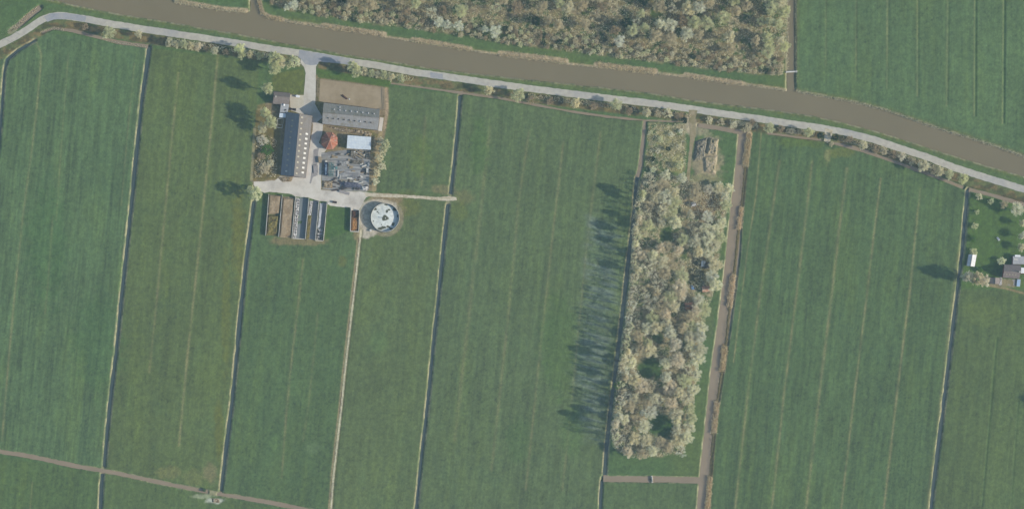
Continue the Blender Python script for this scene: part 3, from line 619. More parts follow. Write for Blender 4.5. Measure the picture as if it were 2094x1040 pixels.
# octagonal red roof
cx, cy = P(674, 287, 5); t = Thing('red_roof_building', 'many-sided building with red tiled pyramid roof south of the grey barn', 'building', (cx, cy))
rad = 5.25; oc = [(cx + rad * math.cos(a) * (1.0 if i % 8 in (3, 4) else 1.03), cy + rad * 1.08 * math.sin(a)) for i, a in enumerate([math.pi / 8 + math.pi / 4 * i for i in range(8)])]
mb = MB(); mb.prism([(cx + (x - cx) * .9, cy + (y - cy) * .9) for x, y in oc], -.1, 2.9); t.part('wall', mb, M['brick'])
mb = MB(); apex = (cx + .1, cy, 7.0); vs = [(x, y, 2.85) for x, y in oc] + [(x, y, 2.7) for x, y in oc] + [apex, (apex[0], apex[1], 6.8)]
mb.add(vs, [(i, (i + 1) % 8, 16) for i in range(8)] + [((i + 1) % 8 + 8, i + 8, 17) for i in range(8)] + [(i + 8, (i + 1) % 8 + 8, (i + 1) % 8, i) for i in range(8)]); rf = t.part('roof', mb, M['tile_red'])
M['hip'] = mat('hip_tiles', T(186, 156, 140), T(168, 138, 122), 1.5)
for x, y in oc:
    mb = MB(); mb.tube((x, y, 2.9), (apex[0], apex[1], 7.03), .13, n=5); t.part('hip_ridge', mb, M['hip'], rf)
mb = MB(); mb.tube((apex[0], apex[1], 6.9), (apex[0], apex[1], 7.8), .14, .05, 6); t.part('finial', mb, M['hip'], rf)
for i in (7, 0):
    a = V((*oc[i], 2.85)); c = V((*oc[(i + 1) % 8], 2.85)); mid = (a + c) / 2 * .72 + V(apex) * .28
    mb = MB(); mb.box(mid + (0, 0, .25), (1.5, 1.3, .9), math.atan2(mid[1] - cy, mid[0] - cx)); t.part('dormer', mb, M['hip'], rf)
# silver shed
M['silver'] = corrugated('galvanised_sheet', T(208, 216, 216, .84), T(192, 202, 206, .84), axB + math.pi / 2, .9, rough=.5, stain=T(184, 196, 208, .8))
t = Thing('metal_shed', 'silver blue metal shed with flat pitched roof beside the red roofed building', 'shed', P3(735, 291))
c4 = [P3(711, 276.5, 3.7), P3(758.8, 280, 3.7), P3(758.5, 305.8, 3.0), P3(709, 302.8, 3.0)]
cen = sum(V(c) for c in c4) / 4; inn = [tuple(cen[:2] + (V(c)[:2] - cen[:2]) * .96) + (c[2],) for c in c4]
mb = MB(); mb.hexa([(x, y, -.1) for x, y, z in inn][::-1], [(x, y, z - .16) for x, y, z in inn][::-1]); t.part('wall', mb, M['metal_dark'])
mb = MB(); mb.hexa([(x, y, z - .14) for x, y, z in c4][::-1], [(x, y, z) for x, y, z in c4][::-1]); rf = t.part('roof', mb, M['silver'])
mb = MB(); mb.tube(V(c4[3]) - (0, .08, .08), V(c4[2]) - (0, .08, .08), .09, n=5); t.part('gutter', mb, M['white'])
mb = MB(); a, c = V(inn[3]), V(inn[2]); mb.box((*((a * .5 + c * .5)[:2] - (0, .05)), 1.3), (4.0, .1, 2.6), math.atan2(c[1] - a[1], c[0] - a[0])); t.part('door', mb, M['offwhite'])
# concrete apron east of grey barn
sheet('apron', [(777, 240), (784.5, 241), (781, 268), (773, 267.5)], .02, M['yard'], 'cream concrete strip at the east end of the grey barn', 'paving', .1, 6, 3)
# farmhouse of the eastern garden
axH = math.atan2(*(np.array(P(2086, 542)) - np.array(P(2054, 540.6)))[::-1])
M['roofH'] = corrugated('house_tiles', T(136, 131, 129), T(120, 116, 115), axH + math.pi / 2, .5)
t = gable('farmhouse', 'grey tiled farmhouse at the right edge beside the eastern garden', 'house', P3(2053, 554.3, 8), P3(2087, 556, 8), P3(2053.5, 540.5, 3.4), P3(2087.5, 542, 3.4), P3(2050.5, 567, 3.4), P3(2084.5, 569, 3.4),
          M['brick'], M['roofH'], M['roofH'], doors=((0, .2, 1.2, 2.2),))
mb = MB(); mb.box(V(P3(2085, 555.5, 8.2)), (.8, .8, 1.6)); t.part('chimney', mb, M['concrete'], t.roofl)
for k in range(4):
    mb = MB(); plate(mb, *t.pr, .2 + k * .18, .55, .8, 1.1); t.part('skylight', mb, M['skylight_old'], t.roofr)
t = Thing('extension', 'flat grey roofed house extension behind the eastern farmhouse with a white rooflight', 'extension', P3(2086, 532))
q = [P(2072, 523.5, 3), P(2108, 524.5, 3), P(2108, 540, 3), P(2071.5, 539.5, 3)]; mb = MB(); mb.prism(q, -.1, 2.9); t.part('wall', mb, M['brick'])
cen = np.mean(q, 0); mb = MB(); mb.prism([tuple(cen + (np.array(p) - cen) * 1.03) for p in q], 2.9, 3.08); rf = t.part('roof', mb, M['flat_roof'])
mb = MB(); mb.box(V(P3(2081, 522.8, 3.3)), (3.4, 1.1, .5), -.04); t.part('rooflight', mb, M['white'], rf)
mb = MB(); mb.box(V(P3(2077, 530, 3.2)), (2.6, .7, .25), -.1); t.part('rooflight', mb, M['offwhite'], rf)
t = Thing('dormer_extension', 'small white roofed side wing at the east gable of the farmhouse', 'extension', P3(2094, 552))
q = [P(2088.6, 547, 5), P(2104, 548, 5), P(2104, 558.6, 5), P(2088, 558, 5)]; mb = MB(); mb.prism(q, -.1, 4.9); t.part('wall', mb, M['brick'])
cen = np.mean(q, 0); mb = MB(); mb.prism([tuple(cen + (np.array(p) - cen) * 1.05) for p in q], 4.9, 5.05); t.part('roof', mb, M['white'])
t = gable('garden_shed', 'low dark and grey garden shed west of the farmhouse', 'shed', P3(2035.5, 567.2, 3.2), P3(2035, 580, 3.2), P3(2026, 567, 2.1), P3(2025.4, 579.6, 2.1), P3(2044.6, 567.6, 2.1), P3(2044, 580.6, 2.1), M['dark_wood'], M['tile_dark'], M['tile_dark'], inset=.2, doors=((1, 0, 1, 1.8),))
g_roof = mat('glasshouse_roof', T(196, 198, 196), T(174, 176, 174), 1.1, rough=.4, c3=T(222, 224, 222), s3=.5)
t = gable('glasshouse', 'small pale greenhouse shed beside the ditch in the eastern garden', 'greenhouse', P3(1988.5, 520, 3), P3(1984.5, 543.6, 3), P3(1981, 519.6, 1.9), P3(1977, 542.8, 1.9), P3(1997.2, 521, 1.9), P3(1993, 544.8, 1.9), M['offwhite'], g_roof, g_roof, inset=.15, doors=((1, 0, 1, 1.7),))
for k in range(6):
    mb = MB(); plate(mb, *t.pr, .08 + k * .17, .45, .16, 2.2, .05); t.part('glazing_bar', mb, M['white'], t.roofr)
for k in range(4):
    mb = MB(); plate(mb, *t.pr, .14 + k * .24, .3, .9, .8, .03); t.part('pane', mb, M['skylight'], t.roofr)

# ------------------------------------------------------------------ slurry tank
tx, ty = P(787.6, 444.5, 3.7); TR = 8.75
t = Thing('slurry_tank', 'round open slurry tank with black and white blotched cover south of the gravel track', 'tank', (tx, ty))
n = 72; ring = lambda r, z: [(tx + r * math.cos(2 * math.pi * k / n), ty + r * math.sin(2 * math.pi * k / n), z) for k in range(n)]
mb = MB(); mb.add(ring(TR, -.1) + ring(TR, 3.7) + ring(TR - .22, 3.7) + ring(TR - .22, .5), [(k, (k + 1) % n, n + (k + 1) % n, n + k) for k in range(n)] + [(n + k, n + (k + 1) % n, 2 * n + (k + 1) % n, 2 * n + k) for k in range(n)] + [(2 * n + k, 2 * n + (k + 1) % n, 3 * n + (k + 1) % n, 3 * n + k) for k in range(n)])
M['tank'] = mat('tank_wall', T(120, 130, 130), T(104, 114, 116), .8); t.part('wall', mb, M['tank'])
mb = MB()
for k in range(36):
    a = 2 * math.pi * k / 36; mb.box((tx + (TR + .06) * math.cos(a), ty + (TR + .06) * math.sin(a), 1.8), (.1, .12, 3.6), a)
t.part('rib', mb, M['metal_dark'])
mb = MB()
for k in range(n): mb.tube(ring(TR - .1, 3.72)[k], ring(TR - .1, 3.72)[(k + 1) % n], .13, n=4, cap=False)
t.part('rim', mb, M['concrete'])
nr, na = 60, 160; vs = []; cols = []
blobs = [(700, 680, 6.8, 6.2, 0), (537, 530, 4.2, 3.2, .3), (575, 575, 2, 1.4, 0), (730, 570, 2.6, 4.6, .3), (765, 545, 3.6, 1.8, .2), (712, 460, 4.0, 1.8, 0), (870, 530, 4.5, 5.5, .6), (640, 845, 10.5, 3.2, -.25), (755, 820, 4, 2.4, .4), (835, 780, 3.4, 4.2, .6), (815, 860, 6, 2.6, .5), (645, 785, 1.6, 1.4, 0), (800, 470, 6, 1.6, .5), (905, 640, 1.6, 3, 0), (600, 600, 1.6, 1.0, 0), (510, 730, 1.4, 1.8, 0)]
for i in range(nr + 1):
    for k in range(na):
        r = (TR - .24) * i / nr; a = 2 * math.pi * k / na; x = r * math.cos(a); y = r * math.sin(a)
        z = 1.75 + .55 * (1 - i / nr) + .05 * math.sin(a * 12) * i / nr + .06 * (fbm(x * .7, y * .7, 211, 3) - .5)
        vs.append((tx + x, ty + y, float(z)))
        fx, fy = (x / S) * 8 + 700, (-y / S) * 8 + 675; d = 9
        for bx, by, rx, ry, rot in blobs:
            ca, sa = math.cos(rot), math.sin(rot); qx = (fx - bx) * ca + (fy - by) * sa; qy = -(fx - bx) * sa + (fy - by) * ca
            d = min(d, math.hypot(qx / rx / 8, qy / ry / 8) + float(fbm(x * 1.1, y * 1.1, 215, 3) - .5) * .9)
        k2 = float(sm(1.1, .8, d)); g = float(fbm(x * .35, y * .8, 217, 4)); w = T(200, 206, 199) * (.72 + .4 * g) + .02
        dirt = float(sm(.55, .7, fbm(x * 1.6, y * 1.6, 219, 3))) * .3
        c = w * (1 - k2) + T(92, 100, 92) * k2; c = c * (1 - dirt) + T(150, 154, 146) * dirt * (1 - k2) + c * dirt * k2; cols.append((*c, 1))
me = bpy.data.meshes.new('cover'); me.from_pydata([(x - tx, y - ty, z) for x, y, z in vs], [], [(i * na + k, i * na + na + k, i * na + na + (k + 1) % na, i * na + (k + 1) % na) for i in range(nr) for k in range(na)])
at_ = me.color_attributes.new('blotch', 'FLOAT_COLOR', 'POINT'); at_.data.foreach_set('color', np.array(cols, np.float32).ravel()); me.polygons.foreach_set('use_smooth', np.ones(len(me.polygons), bool))
m, nt, b = base_mat('tank_cover', .6, .3); a_ = N(nt, 'ShaderNodeAttribute', attribute_name='blotch'); nt.links.new(a_.outputs['Color'], b.inputs['Base Color'])
cv = link('cover', me, m, t.o)
mb = MB(); mb.tube((tx + .1, ty - .5, 2.2), (tx + .1, ty - .5, 4.4), .13, .1, 8); mb.box((tx + .1, ty - .5, 4.4), (.4, .5, .2)); t.part('mast', mb, M['white'])
mb = MB(); mb.box(V(P3(758, 470.8, .5)), (1.1, 1.1, 1.0), .2); mb.box(V(P3(758, 470.8, 1.05)), (1.3, 1.3, .12), .2)
single('concrete_box', mb, M['offwhite'], 'small pale concrete box at the south-west foot of the slurry tank', 'box', P3(758, 470.8))

# ------------------------------------------------------------------ silage bays, heaps
def heap(name, pts, hgt, material, label, cat, seed=1, rough=.5, nu=26, nv=60, group=None, sub=.15, rise=.22):
    """a heap filling a four-cornered bay; pts = corners nw, ne, se, sw in pixels"""
    q = [V(P3(*p)) for p in pts]; base = sum(q) / 4; mb = MB(); vs = []
    for j in range(nv + 1):
        for i in range(nu + 1):
            s, t_ = i / nu, j / nv; p = (q[0] * (1 - s) + q[1] * s) * (1 - t_) + (q[3] * (1 - s) + q[2] * s) * t_
            e = min(min(s, 1 - s) / rise, min(t_, 1 - t_) / (rise * .6), 1); e = e * e * (3 - 2 * e)
            z = hgt * e * (sub + (1 - sub) * (.7 + .3 * float(vn(p[0] * .25, p[1] * .25, seed)))) + rough * e * float(fbm(p[0] * .9, p[1] * .9, seed + 3, 3) - .5) + .03
            jx = .25 * (1 - e) * float(vn(p[0] * .8, p[1] * .8, seed + 9) - .5)
            vs.append((p[0] + jx, p[1] + jx, z))
    mb.add(vs, [(j * (nu + 1) + i, (j + 1) * (nu + 1) + i, (j + 1) * (nu + 1) + i + 1, j * (nu + 1) + i + 1) for j in range(nv) for i in range(nu)])
    return single(name, mb, material, label, cat, base, group)
def wall(p, q, h=2.1, th=.28, label='', name='concrete_wall'):
    a, c = V(P3(*p)), V(P3(*q)); mb = MB(); L = np.linalg.norm(c - a); rz = math.atan2(c[1] - a[1], c[0] - a[0])
    mb.box((a + c) / 2 + (0, 0, h / 2 - .05), (L, th, h), rz); mb.box((a + c) / 2 + (0, 0, .12), (L + .02, th * 1.3, .3), rz)
    for k in range(int(L / 3)): mb.box(a + (c - a) * (k + .5) / int(L / 3) + (0, 0, h * .48), (.16, th * 1.25, h * .94), rz)
    single(name, mb, M['concrete'], label, 'wall', (a + c) / 2, 'silage bay walls')
wall((549.5, 397), (543, 481.5), label='outer western wall of the silage bays, next to the grass and ditch')
wall((577, 399), (569.5, 484), label='silage wall between the weedy bay and the flat tan bay')
wall((604, 402), (596.5, 487), label='silage wall between the flat tan bay and the litter-strewn bay')
wall((631.5, 405), (624, 489), label='silage wall on the east side of the third silage bay')
wall((652, 411), (644.5, 491), label='silage wall on the east side of the narrow mossy bay')
wall((668.5, 414), (661, 492), label='outer eastern wall of the silage bays, next to the lawn')
wall((598, 487.2), (622, 488.8), .9, .3, 'low pale kerb wall closing the south end of the litter-strewn bay')
wall((645, 491.4), (660, 492.4), .9, .3, 'low pale kerb wall closing the south end of the easternmost bay')
heap('silage_heap', [(550.5, 398), (575.5, 399.5), (571, 438), (546.5, 438)], 1.9, M['earth'], 'flat tan earth heap in the north half of the westernmost silage bay', 'heap', 3, .3, rise=.12)
heap('silage_heap', [(547, 439), (571, 439.5), (568, 482), (543.5, 481)], 1.6, M['weedy'], 'weedy brown-green heap in the south half of the westernmost silage bay', 'heap', 5, .9, rise=.16)
heap('silage_heap', [(578, 402), (602, 403), (595.5, 486), (571, 485)], 1.8, M['earth'], 'long flat tan heap filling the second silage bay from the west', 'heap', 7, .25, rise=.12)
heap('litter_heap', [(605, 404), (613, 405), (606, 486), (598, 486)], .7, M['litter'], 'pale litter of plastic and tyres along the wall of the third silage bay', 'heap', 9, .7)
sheet('bay_floor', [(613, 404), (631, 406), (623, 488), (606, 487)], .02, M['silage'], 'floor of the third silage bay with wall shade in its colour', 'floor', .1, 8, 4)  # strip under the east wall, cast shade put into its colour
heap('litter_heap', [(633, 410), (640, 411), (636, 440), (629.5, 440)], .8, M['litter'], 'white litter heap at the north end of the narrow fourth bay', 'heap', 11, .8)
heap('mossy_heap', [(629.4, 441), (637, 441), (632, 488), (626, 488)], .7, M['weedy'], 'mossy olive strip in the south of the narrow fourth bay', 'heap', 13, .4)
sheet('bay_floor', [(640, 410), (651, 411.5), (644, 490), (632, 489)], .02, M['asphalt'], 'floor of the fourth silage bay with wall shade in its colour', 'floor', .1, 8, 4)  # grey strip standing in for the wall's cast shade
heap('sheet_heap', [(653.5, 415), (660, 415.5), (655, 466), (649, 466)], .8, M['grey_cover'], 'white plastic sheeting laid along the easternmost silage bay', 'sheeting', 15, .4)
heap('litter_heap', [(648.6, 467), (660.5, 467), (659, 490), (646, 490)], .7, M['litter'], 'blotched pile of tyres and white litter at the south end of the easternmost bay', 'heap', 17, .8)
sheet('bay_floor', [(660, 414.5), (668, 415), (661, 466), (655, 466)], .02, M['asphalt'], 'floor of the easternmost silage bay with wall shade in its colour', 'floor', .1, 8, 4)  # grey strip coloured for the shade of the outer wall
rt = random.Random(5)
def tyre(px, py, z, label, r=.42):
    x, y = P(px, py); mb = MB(); k = 12
    a = [(x + r * math.cos(2 * math.pi * i / k), y + r * math.sin(2 * math.pi * i / k), z) for i in range(k)]; c = [(x + (px_ - x) * .55, y + (py_ - y) * .55, z) for px_, py_, _ in a]
    up = lambda L: [(p[0], p[1], p[2] + .22) for p in L]
    mb.add(a + up(a) + up(c) + c, [(i, (i + 1) % k, k + (i + 1) % k, k + i) for i in range(k)] + [(k + i, k + (i + 1) % k, 2 * k + (i + 1) % k, 2 * k + i) for i in range(k)] + [(2 * k + i, 2 * k + (i + 1) % k, 3 * k + (i + 1) % k, 3 * k + i) for i in range(k)])
    single('tyre', mb, M['tyre'], label, 'tyre', (x, y, z), 'tyres lying in the silage bays')
for k in range(14): t_ = k / 13; tyre(610 - 7 * t_ + rt.uniform(-2.4, 2.4), 410 + 72 * t_ + rt.uniform(-1, 1), .7, 'black tyre in the pale litter of the third silage bay')
for k in range(12): tyre(653 + rt.uniform(-4.5, 4.5), 470 + 18 * rt.random(), .75, 'black tyre on the blotched pile of the easternmost bay')
# bin with orange heap
wall((717.5, 425), (716, 472.5), 2.2, .3, 'west wall of the small bin holding the orange heap')
wall((734.6, 430), (733, 473), 2.2, .3, 'east wall of the small bin holding the orange heap')
wall((716, 473), (733, 474), 2.0, .3, 'south wall of the small bin holding the orange heap')
heap('wood_chip_heap', [(718.5, 443), (733.5, 443), (732.3, 472), (717, 472)], 1.7, M['orange_heap'], 'orange brown heap in the small bin west of the slurry tank', 'heap', 21, .8, 20, 30)
heap('manure_heap', [(719, 430), (733.6, 430), (733.4, 444), (718.6, 444)], 1.0, M['brown_heap'], 'dark brown heap at the open north end of the small bin', 'heap', 23, .5, 16, 18)
# arena: fence, heap
t = Thing('arena_fence', 'pale post and rail fence round the sandy riding arena', 'fence', P3(720, 190))
fp = [(652.4, 207), (655, 162), (720, 170.5), (786, 180), (788, 222.5), (777, 224.6)]; posts = MB(); rails = MB()
for a, c in zip(fp[:-1], fp[1:]):
    A, B_ = V(P3(*a)), V(P3(*c)); k = max(1, int(np.linalg.norm(B_ - A) / 2.6))
    for i in range(k): posts = MB(); posts.box(A + (B_ - A) * i / k + (0, 0, .65), (.16, .16, 1.3)); t.part('post', posts, M['wood_post'])
    for z in (.55, 1.15): rails.box((A + B_) / 2 + (0, 0, z), (np.linalg.norm(B_ - A), .3 if z > 1 else .1, .1), math.atan2(B_[1] - A[1], B_[0] - A[0]))
t.part('rail', rails, M['wood_post'])
heap('dung_heap', [(696, 194.5), (701, 193.6), (712, 201.5), (708, 204)], .8, M['brown_heap'], 'small dark brown heap lying on the sandy arena', 'heap', 25, .8, 14, 18)
mb = MB(); a = P3(714.6, 203); mb.tube(a, V(a) + (0, 0, 1.2), .12, n=6); mb.box(V(a) + (0, 0, .1), (.6, .6, .2)); single('jump_stand', mb, M['white'], 'short white post standing beside the dark heap in the arena', 'post', a)
# patio things
mb = MB(); mb.box(V(P3(609, 197, .7)), (2.1, 1.2, 1.3), -.1); mb.box(V(P3(609, 197, 1.42)), (2.3, 1.35, .12), -.1); mb.box(V(P3(606, 196, .35)), (1.6, .9, .7), .2)
single('storage_box', mb, M['white'], 'bright white storage box at the north edge of the pale patio', 'box', P3(609, 197))
t = Thing('garden_table', 'dark garden table on the pale patio between house and barns', 'table', P3(598, 223.5)); mb = MB(); mb.box(V(P3(598, 223.5, .72)), (2.2, 1.1, .08), -.2); t.part('tabletop', mb, M['dark_wood'])
for dx, dy in ((-.9, -.4), (.9, -.4), (.9, .4), (-.9, .4)): mb = MB(); p = V(P3(598, 223.5)); mb.box(p + (dx, dy, .34), (.1, .1, .68)); t.part('leg', mb, M['dark_wood'])
for k, (px, py, lb) in enumerate(((594, 223, 'dark garden bench at the west end of the patio table'), (603.5, 224.5, 'dark garden bench at the east end of the patio table'))):
    t = Thing('garden_bench', lb, 'bench', P3(px, py)); p = V(P3(px, py)); mb = MB(); mb.box(p + (0, 0, .42), (.9, 1.5, .08), -.2); t.part('seat', mb, M['dark_wood']); mb = MB(); mb.box(p + (.45 * (1 if k else -1), 0, .75), (.08, 1.5, .5), -.2); t.part('backrest', mb, M['dark_wood'])
    mb = MB(); mb.box(p + (0, .6, .19), (.7, .08, .38), -.2); mb.box(p + (0, -.6, .19), (.7, .08, .38), -.2); t.part('leg', mb, M['dark_wood'])
# storage slab clutter
t = Thing('farm_trailer', 'dark blue farm trailer at the west edge of the storage slab', 'trailer', P3(666, 346)); p = V(P3(666, 346)); rz = math.radians(88)
mb = MB(); mb.box(p + (0, 0, .95), (8.0, 2.3, .22), rz); t.part('bed', mb, M['navy'])
mb = MB()
for s in (-1, 1): mb.box(p + (s * 1.12, 0, 1.35), (8.0, .1, .7), rz)
mb.box(p + (0, 4, 1.35), (2.3, .1, .7)); mb.box(p + (0, -4, 1.35), (2.3, .1, .7)); t.part('side_board', mb, M['navy'])
for s in (-1, 1):
    for d in (-1.1, -2.2):
        mb = MB(); c = p + (s * 1.05, d, .45); mb.tube(c - (.14, 0, 0), c + (.14, 0, 0), .45, n=12); t.part('wheel', mb, M['tyre'])
mb = MB(); mb.tube(p + (0, 4, .8), p + (0, 5.8, .6), .08); mb.tube(p + (-.7, 4, .8), p + (0, 5.6, .6), .07); t.part('drawbar', mb, M['metal_dark'])
heap('scrap_load', [(663, 334), (668.5, 334), (668.5, 358), (663, 358)], .9, mat('blue_scrap', T(128, 150, 166), T(66, 82, 98), 1.4, lo=.45, hi=.6), 'blue and grey scrap heaped in the dark trailer', 'load', 31, .6, 12, 24).location.z += 1.02
t = Thing('field_harrow', 'teal green farm harrow with open frame standing beside the dark trailer', 'harrow', P3(677, 347)); p = V(P3(677, 347)); fr = MB()
for s in (-1.3, 0, 1.3): fr.box(p + (s, 0, .8), (.2, 8.2, .2), -.06)
t.part('frame', fr, M['teal'])
for k in range(7): mb = MB(); c = p + (0, -3.9 + 1.3 * k, .95); mb.box(c, (3.0, .24, .2), -.06); t.part('crossbar', mb, M['teal'])
for s in (-1.2, 1.2):
    for d in (-3, 3): mb = MB(); c = p + (s, d, .4); mb.tube(c - (.1, 0, 0), c + (.1, 0, 0), .4, n=10); t.part('wheel', mb, M['tyre'])
mb = MB(); mb.tube(p + (1.4, .4, .8), p + (3.6, 1.2, .9), .12); mb.box(p + (3.2, 1.0, .9), (1.2, 1.4, .5), .3); t.part('hitch', mb, M['teal'])
def boxthing(name, px, py, size, rz, m_, label, cat, group=None):
    mb = MB(); c = V(P3(px, py)); mb.box(c + (0, 0, size[2] / 2), size, rz); mb.box(c + (0, 0, size[2] + .06), (size[0] * 1.06, size[1] * 1.06, .12), rz)
    for s in (-1, 1): mb.box(c + (s * size[0] * .3 * math.cos(rz), s * size[0] * .3 * math.sin(rz), size[2] / 2), (size[0] * .06, size[1] * 1.05, size[2] * 1.04), rz)
    return single(name, mb, m_, label, cat, c, group)
boxthing('water_container', 723, 311.5, (1.4, 1.4, 1.2), .5, M['white'], 'bright white water container just south of the silver shed', 'container')
boxthing('crate', 684.5, 344.5, (.9, .8, .8), .2, M['offwhite'], 'small white crate east of the teal harrow', 'crate')
boxthing('crate', 666.5, 330.5, (1.2, 1.0, 1.0), .4, M['offwhite'], 'pale crate at the north end of the dark trailer', 'crate')
boxthing('container', 751, 349, (1.3, 2.6, 1.4), .05, M['offwhite'], 'pale upright container at the east edge of the storage slab', 'container')
boxthing('crate', 654, 327, (1.8, 3.4, 1.2), .1, M['wood_post'], 'tan wooden crate stack west of the dark trailer', 'crate')
boxthing('feed_trough', 645.5, 346, (2.6, 4.6, .5), .06, M['asphalt'], 'long grey feed trough in the middle of the farmyard', 'trough')
boxthing('cart', 704, 393.5, (6.2, 1.5, .7), -.3, M['asphalt'], 'flat grey cart parked along the yard south of the storage slab', 'cart')
boxthing('pallet_stack', 684, 413.5, (2.6, 1.2, .9), -.15, M['dark_wood'], 'dark pallet stack at the north edge of the lawn by the silage bays', 'pallets')
boxthing('pallet_stack', 672, 416, (1.2, 1.0, .8), .15, M['offwhite'], 'pale pallet stack near the top of the easternmost silage bay', 'pallets')
for k, (a, c, r) in enumerate((((730, 310), (744, 318), .42), ((732, 313), (746, 322), .38), ((727, 316), (742, 325), .45), ((734, 308), (746, 312), .35))):
    mb = MB(); A, B_ = V(P3(*a)) + (0, 0, r), V(P3(*c)) + (0, 0, r); mb.tube(A, B_, r, r * .8, 8)
    single('log', mb, M['wood_post'], 'pale log in the pile south of the silver shed', 'log', (A + B_) / 2 - (0, 0, r), 'logs south of the silver shed')
rr = random.Random(11)
hp = [('dark tarpaulin heap along the south side of the storage slab', [(692, 371), (735, 373), (741, 384), (700, 383)], 1.3, 'navyheap'), ('jumbled dark scrap heap beside the white water container', [(716, 306), (729, 307), (727, 322), (713, 320)], 1.4, 'scrap'),
      ('dark scrap heap at the north-east corner of the storage slab', [(744, 309), (757, 310), (756, 326), (746, 325)], 1.2, 'scrap'), ('white and grey rubbish heap at the south-east corner of the storage slab', [(738, 380), (752, 381), (751, 390), (737, 389)], 1.0, 'litter'),
      ('low brushwood heap at the south-west corner of the storage slab', [(659, 369), (680, 370), (680, 385), (658, 384)], .8, 'rubble'), ('grey board heap in the middle of the storage slab', [(690, 328), (712, 329), (712, 340), (690, 339)], .7, 'greyheap'),
      ('scattered scrap on the storage slab below the log pile', [(715, 326), (744, 328), (744, 336), (714, 335)], .7, 'scrap'), ('low grey gravel heap east of the teal harrow', [(690, 345), (744, 348), (742, 368), (690, 366)], .45, 'stripes')]
M['navyheap'] = mat('dark_sheet', T(104, 112, 122), T(82, 92, 104), .9, bmp=.4); M['scrap'] = mat('scrap', T(130, 130, 122), T(84, 90, 90), 1.1, lo=.42, hi=.6, bmp=.5); M['greyheap'] = mat('grey_boards', T(156, 158, 154), T(122, 126, 126), 1.2, bmp=.4)
M['stripes'] = mat('rippled_gravel', T(164, 166, 162), T(104, 110, 114), 1.0, (.12, 1.8, 1), lo=.42, hi=.6, rot=.09, bmp=.3)
for k, (lb, q, h, mt) in enumerate(hp): heap('scrap_heap' if mt != 'stripes' else 'gravel_heap', q, h, M[mt], lb, 'heap', 40 + k * 3, .8 if mt not in ('stripes',) else .3, 20, 20)
heap('rubble_heap', [(664, 257), (755, 268), (754, 277), (690, 268)], .8, M['rubble'], 'long strip of pale rubble along the south wall of the grey barn', 'heap', 71, 1.0, 50, 14)
heap('rubble_heap', [(742, 270), (760, 272), (759, 280), (742, 279)], .9, M['rubble'], 'pale rubble heap north of the silver shed', 'heap', 73, 1.0, 18, 14)
heap('garden_heap', [(566, 362), (600, 361), (596, 371), (577, 372)], .7, M['rubble'], 'low brown and white heap against the south gable of the long barn', 'heap', 75, .8, 24, 12)
M['greyrubble'] = mat('grey_rubble', T(146, 144, 132), T(98, 102, 94), 1.0, lo=.42, hi=.6, bmp=.6); M['spoil'] = mat('spoil', T(168, 160, 140), T(146, 138, 118), .7, c3=T(112, 116, 94), s3=.35, bmp=.5)
rb_ = random.Random(77)
for k in range(70):
    px, py = rb_.uniform(676, 755), rb_.uniform(309, 389)
    if 660 < px < 690 and 328 < py < 364: continue
    c = V(P3(px, py)); ln = rb_.uniform(1.0, 4.2); mb = MB(); rz = rb_.choice([.1, -.1, .12, 1.5, .3, -.35]); h_ = rb_.uniform(.25, .8); wd_ = rb_.uniform(.4, 1.1)
    mb.box(c + (0, 0, h_ * .5), (ln, wd_, h_ * .5), rz); mb.box(c + (.1, .1, h_ * .5 + h_ * .42), (ln * .9, wd_ * .7, h_ * .3), rz + .06); mb.box(c + (0, 0, h_ * .12), (ln * .6, wd_ * .9, h_ * .26), rz)
    dk = rb_.random() < .5
    single('board_stack', mb, M['metal_dark'] if dk else M['offwhite'] if rb_.random() < .45 else M['wood_post'], ('dark' if dk else 'pale') + ' stack of boards strewn over the grey storage slab', 'boards', c, ('dark' if dk else 'pale') + ' board stacks on the storage slab')
# central wood: mound, huts
heap('soil_mound', [(1422, 288), (1448, 280), (1442, 324), (1418, 330)], 1.5, M['greyrubble'], 'grey rubble mound east of the gravel lane into the central wood', 'mound', 81, 1.4, 26, 40)
heap('soil_mound', [(1450, 280), (1470, 284), (1466, 318), (1442, 316)], 2.0, M['spoil'], 'brown soil mound with dark hollow beside the rubble mound', 'mound', 83, 1.6, 26, 36)
heap('soil_mound', [(1436, 318), (1468, 318), (1464, 358), (1440, 352)], 1.2, M['spoil'], 'low tan spoil bank south of the brown soil mound', 'mound', 85, .8, 26, 36)
def hut(px, py, w, l, h, rz, m_roof, label, cat='hut', name='hut', m_wall=None):
    c = V(P3(px, py)); ca, sa = math.cos(rz), math.sin(rz); r_ = lambda x, y, z: tuple(c + (x * ca - y * sa, x * sa + y * ca, z))
    return gable(name, label, cat, r_(-l / 2, 0, h + .8), r_(l / 2, 0, h + .8), r_(-l / 2, -w / 2, h), r_(l / 2, -w / 2, h), r_(-l / 2, w / 2, h), r_(l / 2, w / 2, h), m_wall or M['dark_wood'], m_roof, m_roof, .15, doors=((0, 0, .9, 1.8),))
hut(1437, 540, 2.6, 3.4, 2.2, 1.5, M['white'], 'small white roofed hut in the east clearing of the central wood')
hut(1446, 543, 3.2, 4.6, 2.3, .1, M['metal_dark'], 'dark roofed hut beside the small white hut in the central wood')
hut(1442, 591, 3.6, 4.4, 2.2, .1, mat('pink_sheet', T(186, 158, 142), T(160, 124, 108), 1.2, c3=T(206, 196, 184), s3=.5), 'pinkish roofed hut in the east of the central wood')
hut(1407, 626, 4.4, 5.0, 2.4, .1, mat('brown_felt', T(150, 124, 108), T(130, 104, 92), 1.0), 'brown-red roofed hut among trees in the middle of the central wood')
hut(1417, 418, 2.4, 2.8, 2.0, .3, M['flat_roof'], 'tiny grey hut beside the lane in the north of the central wood')
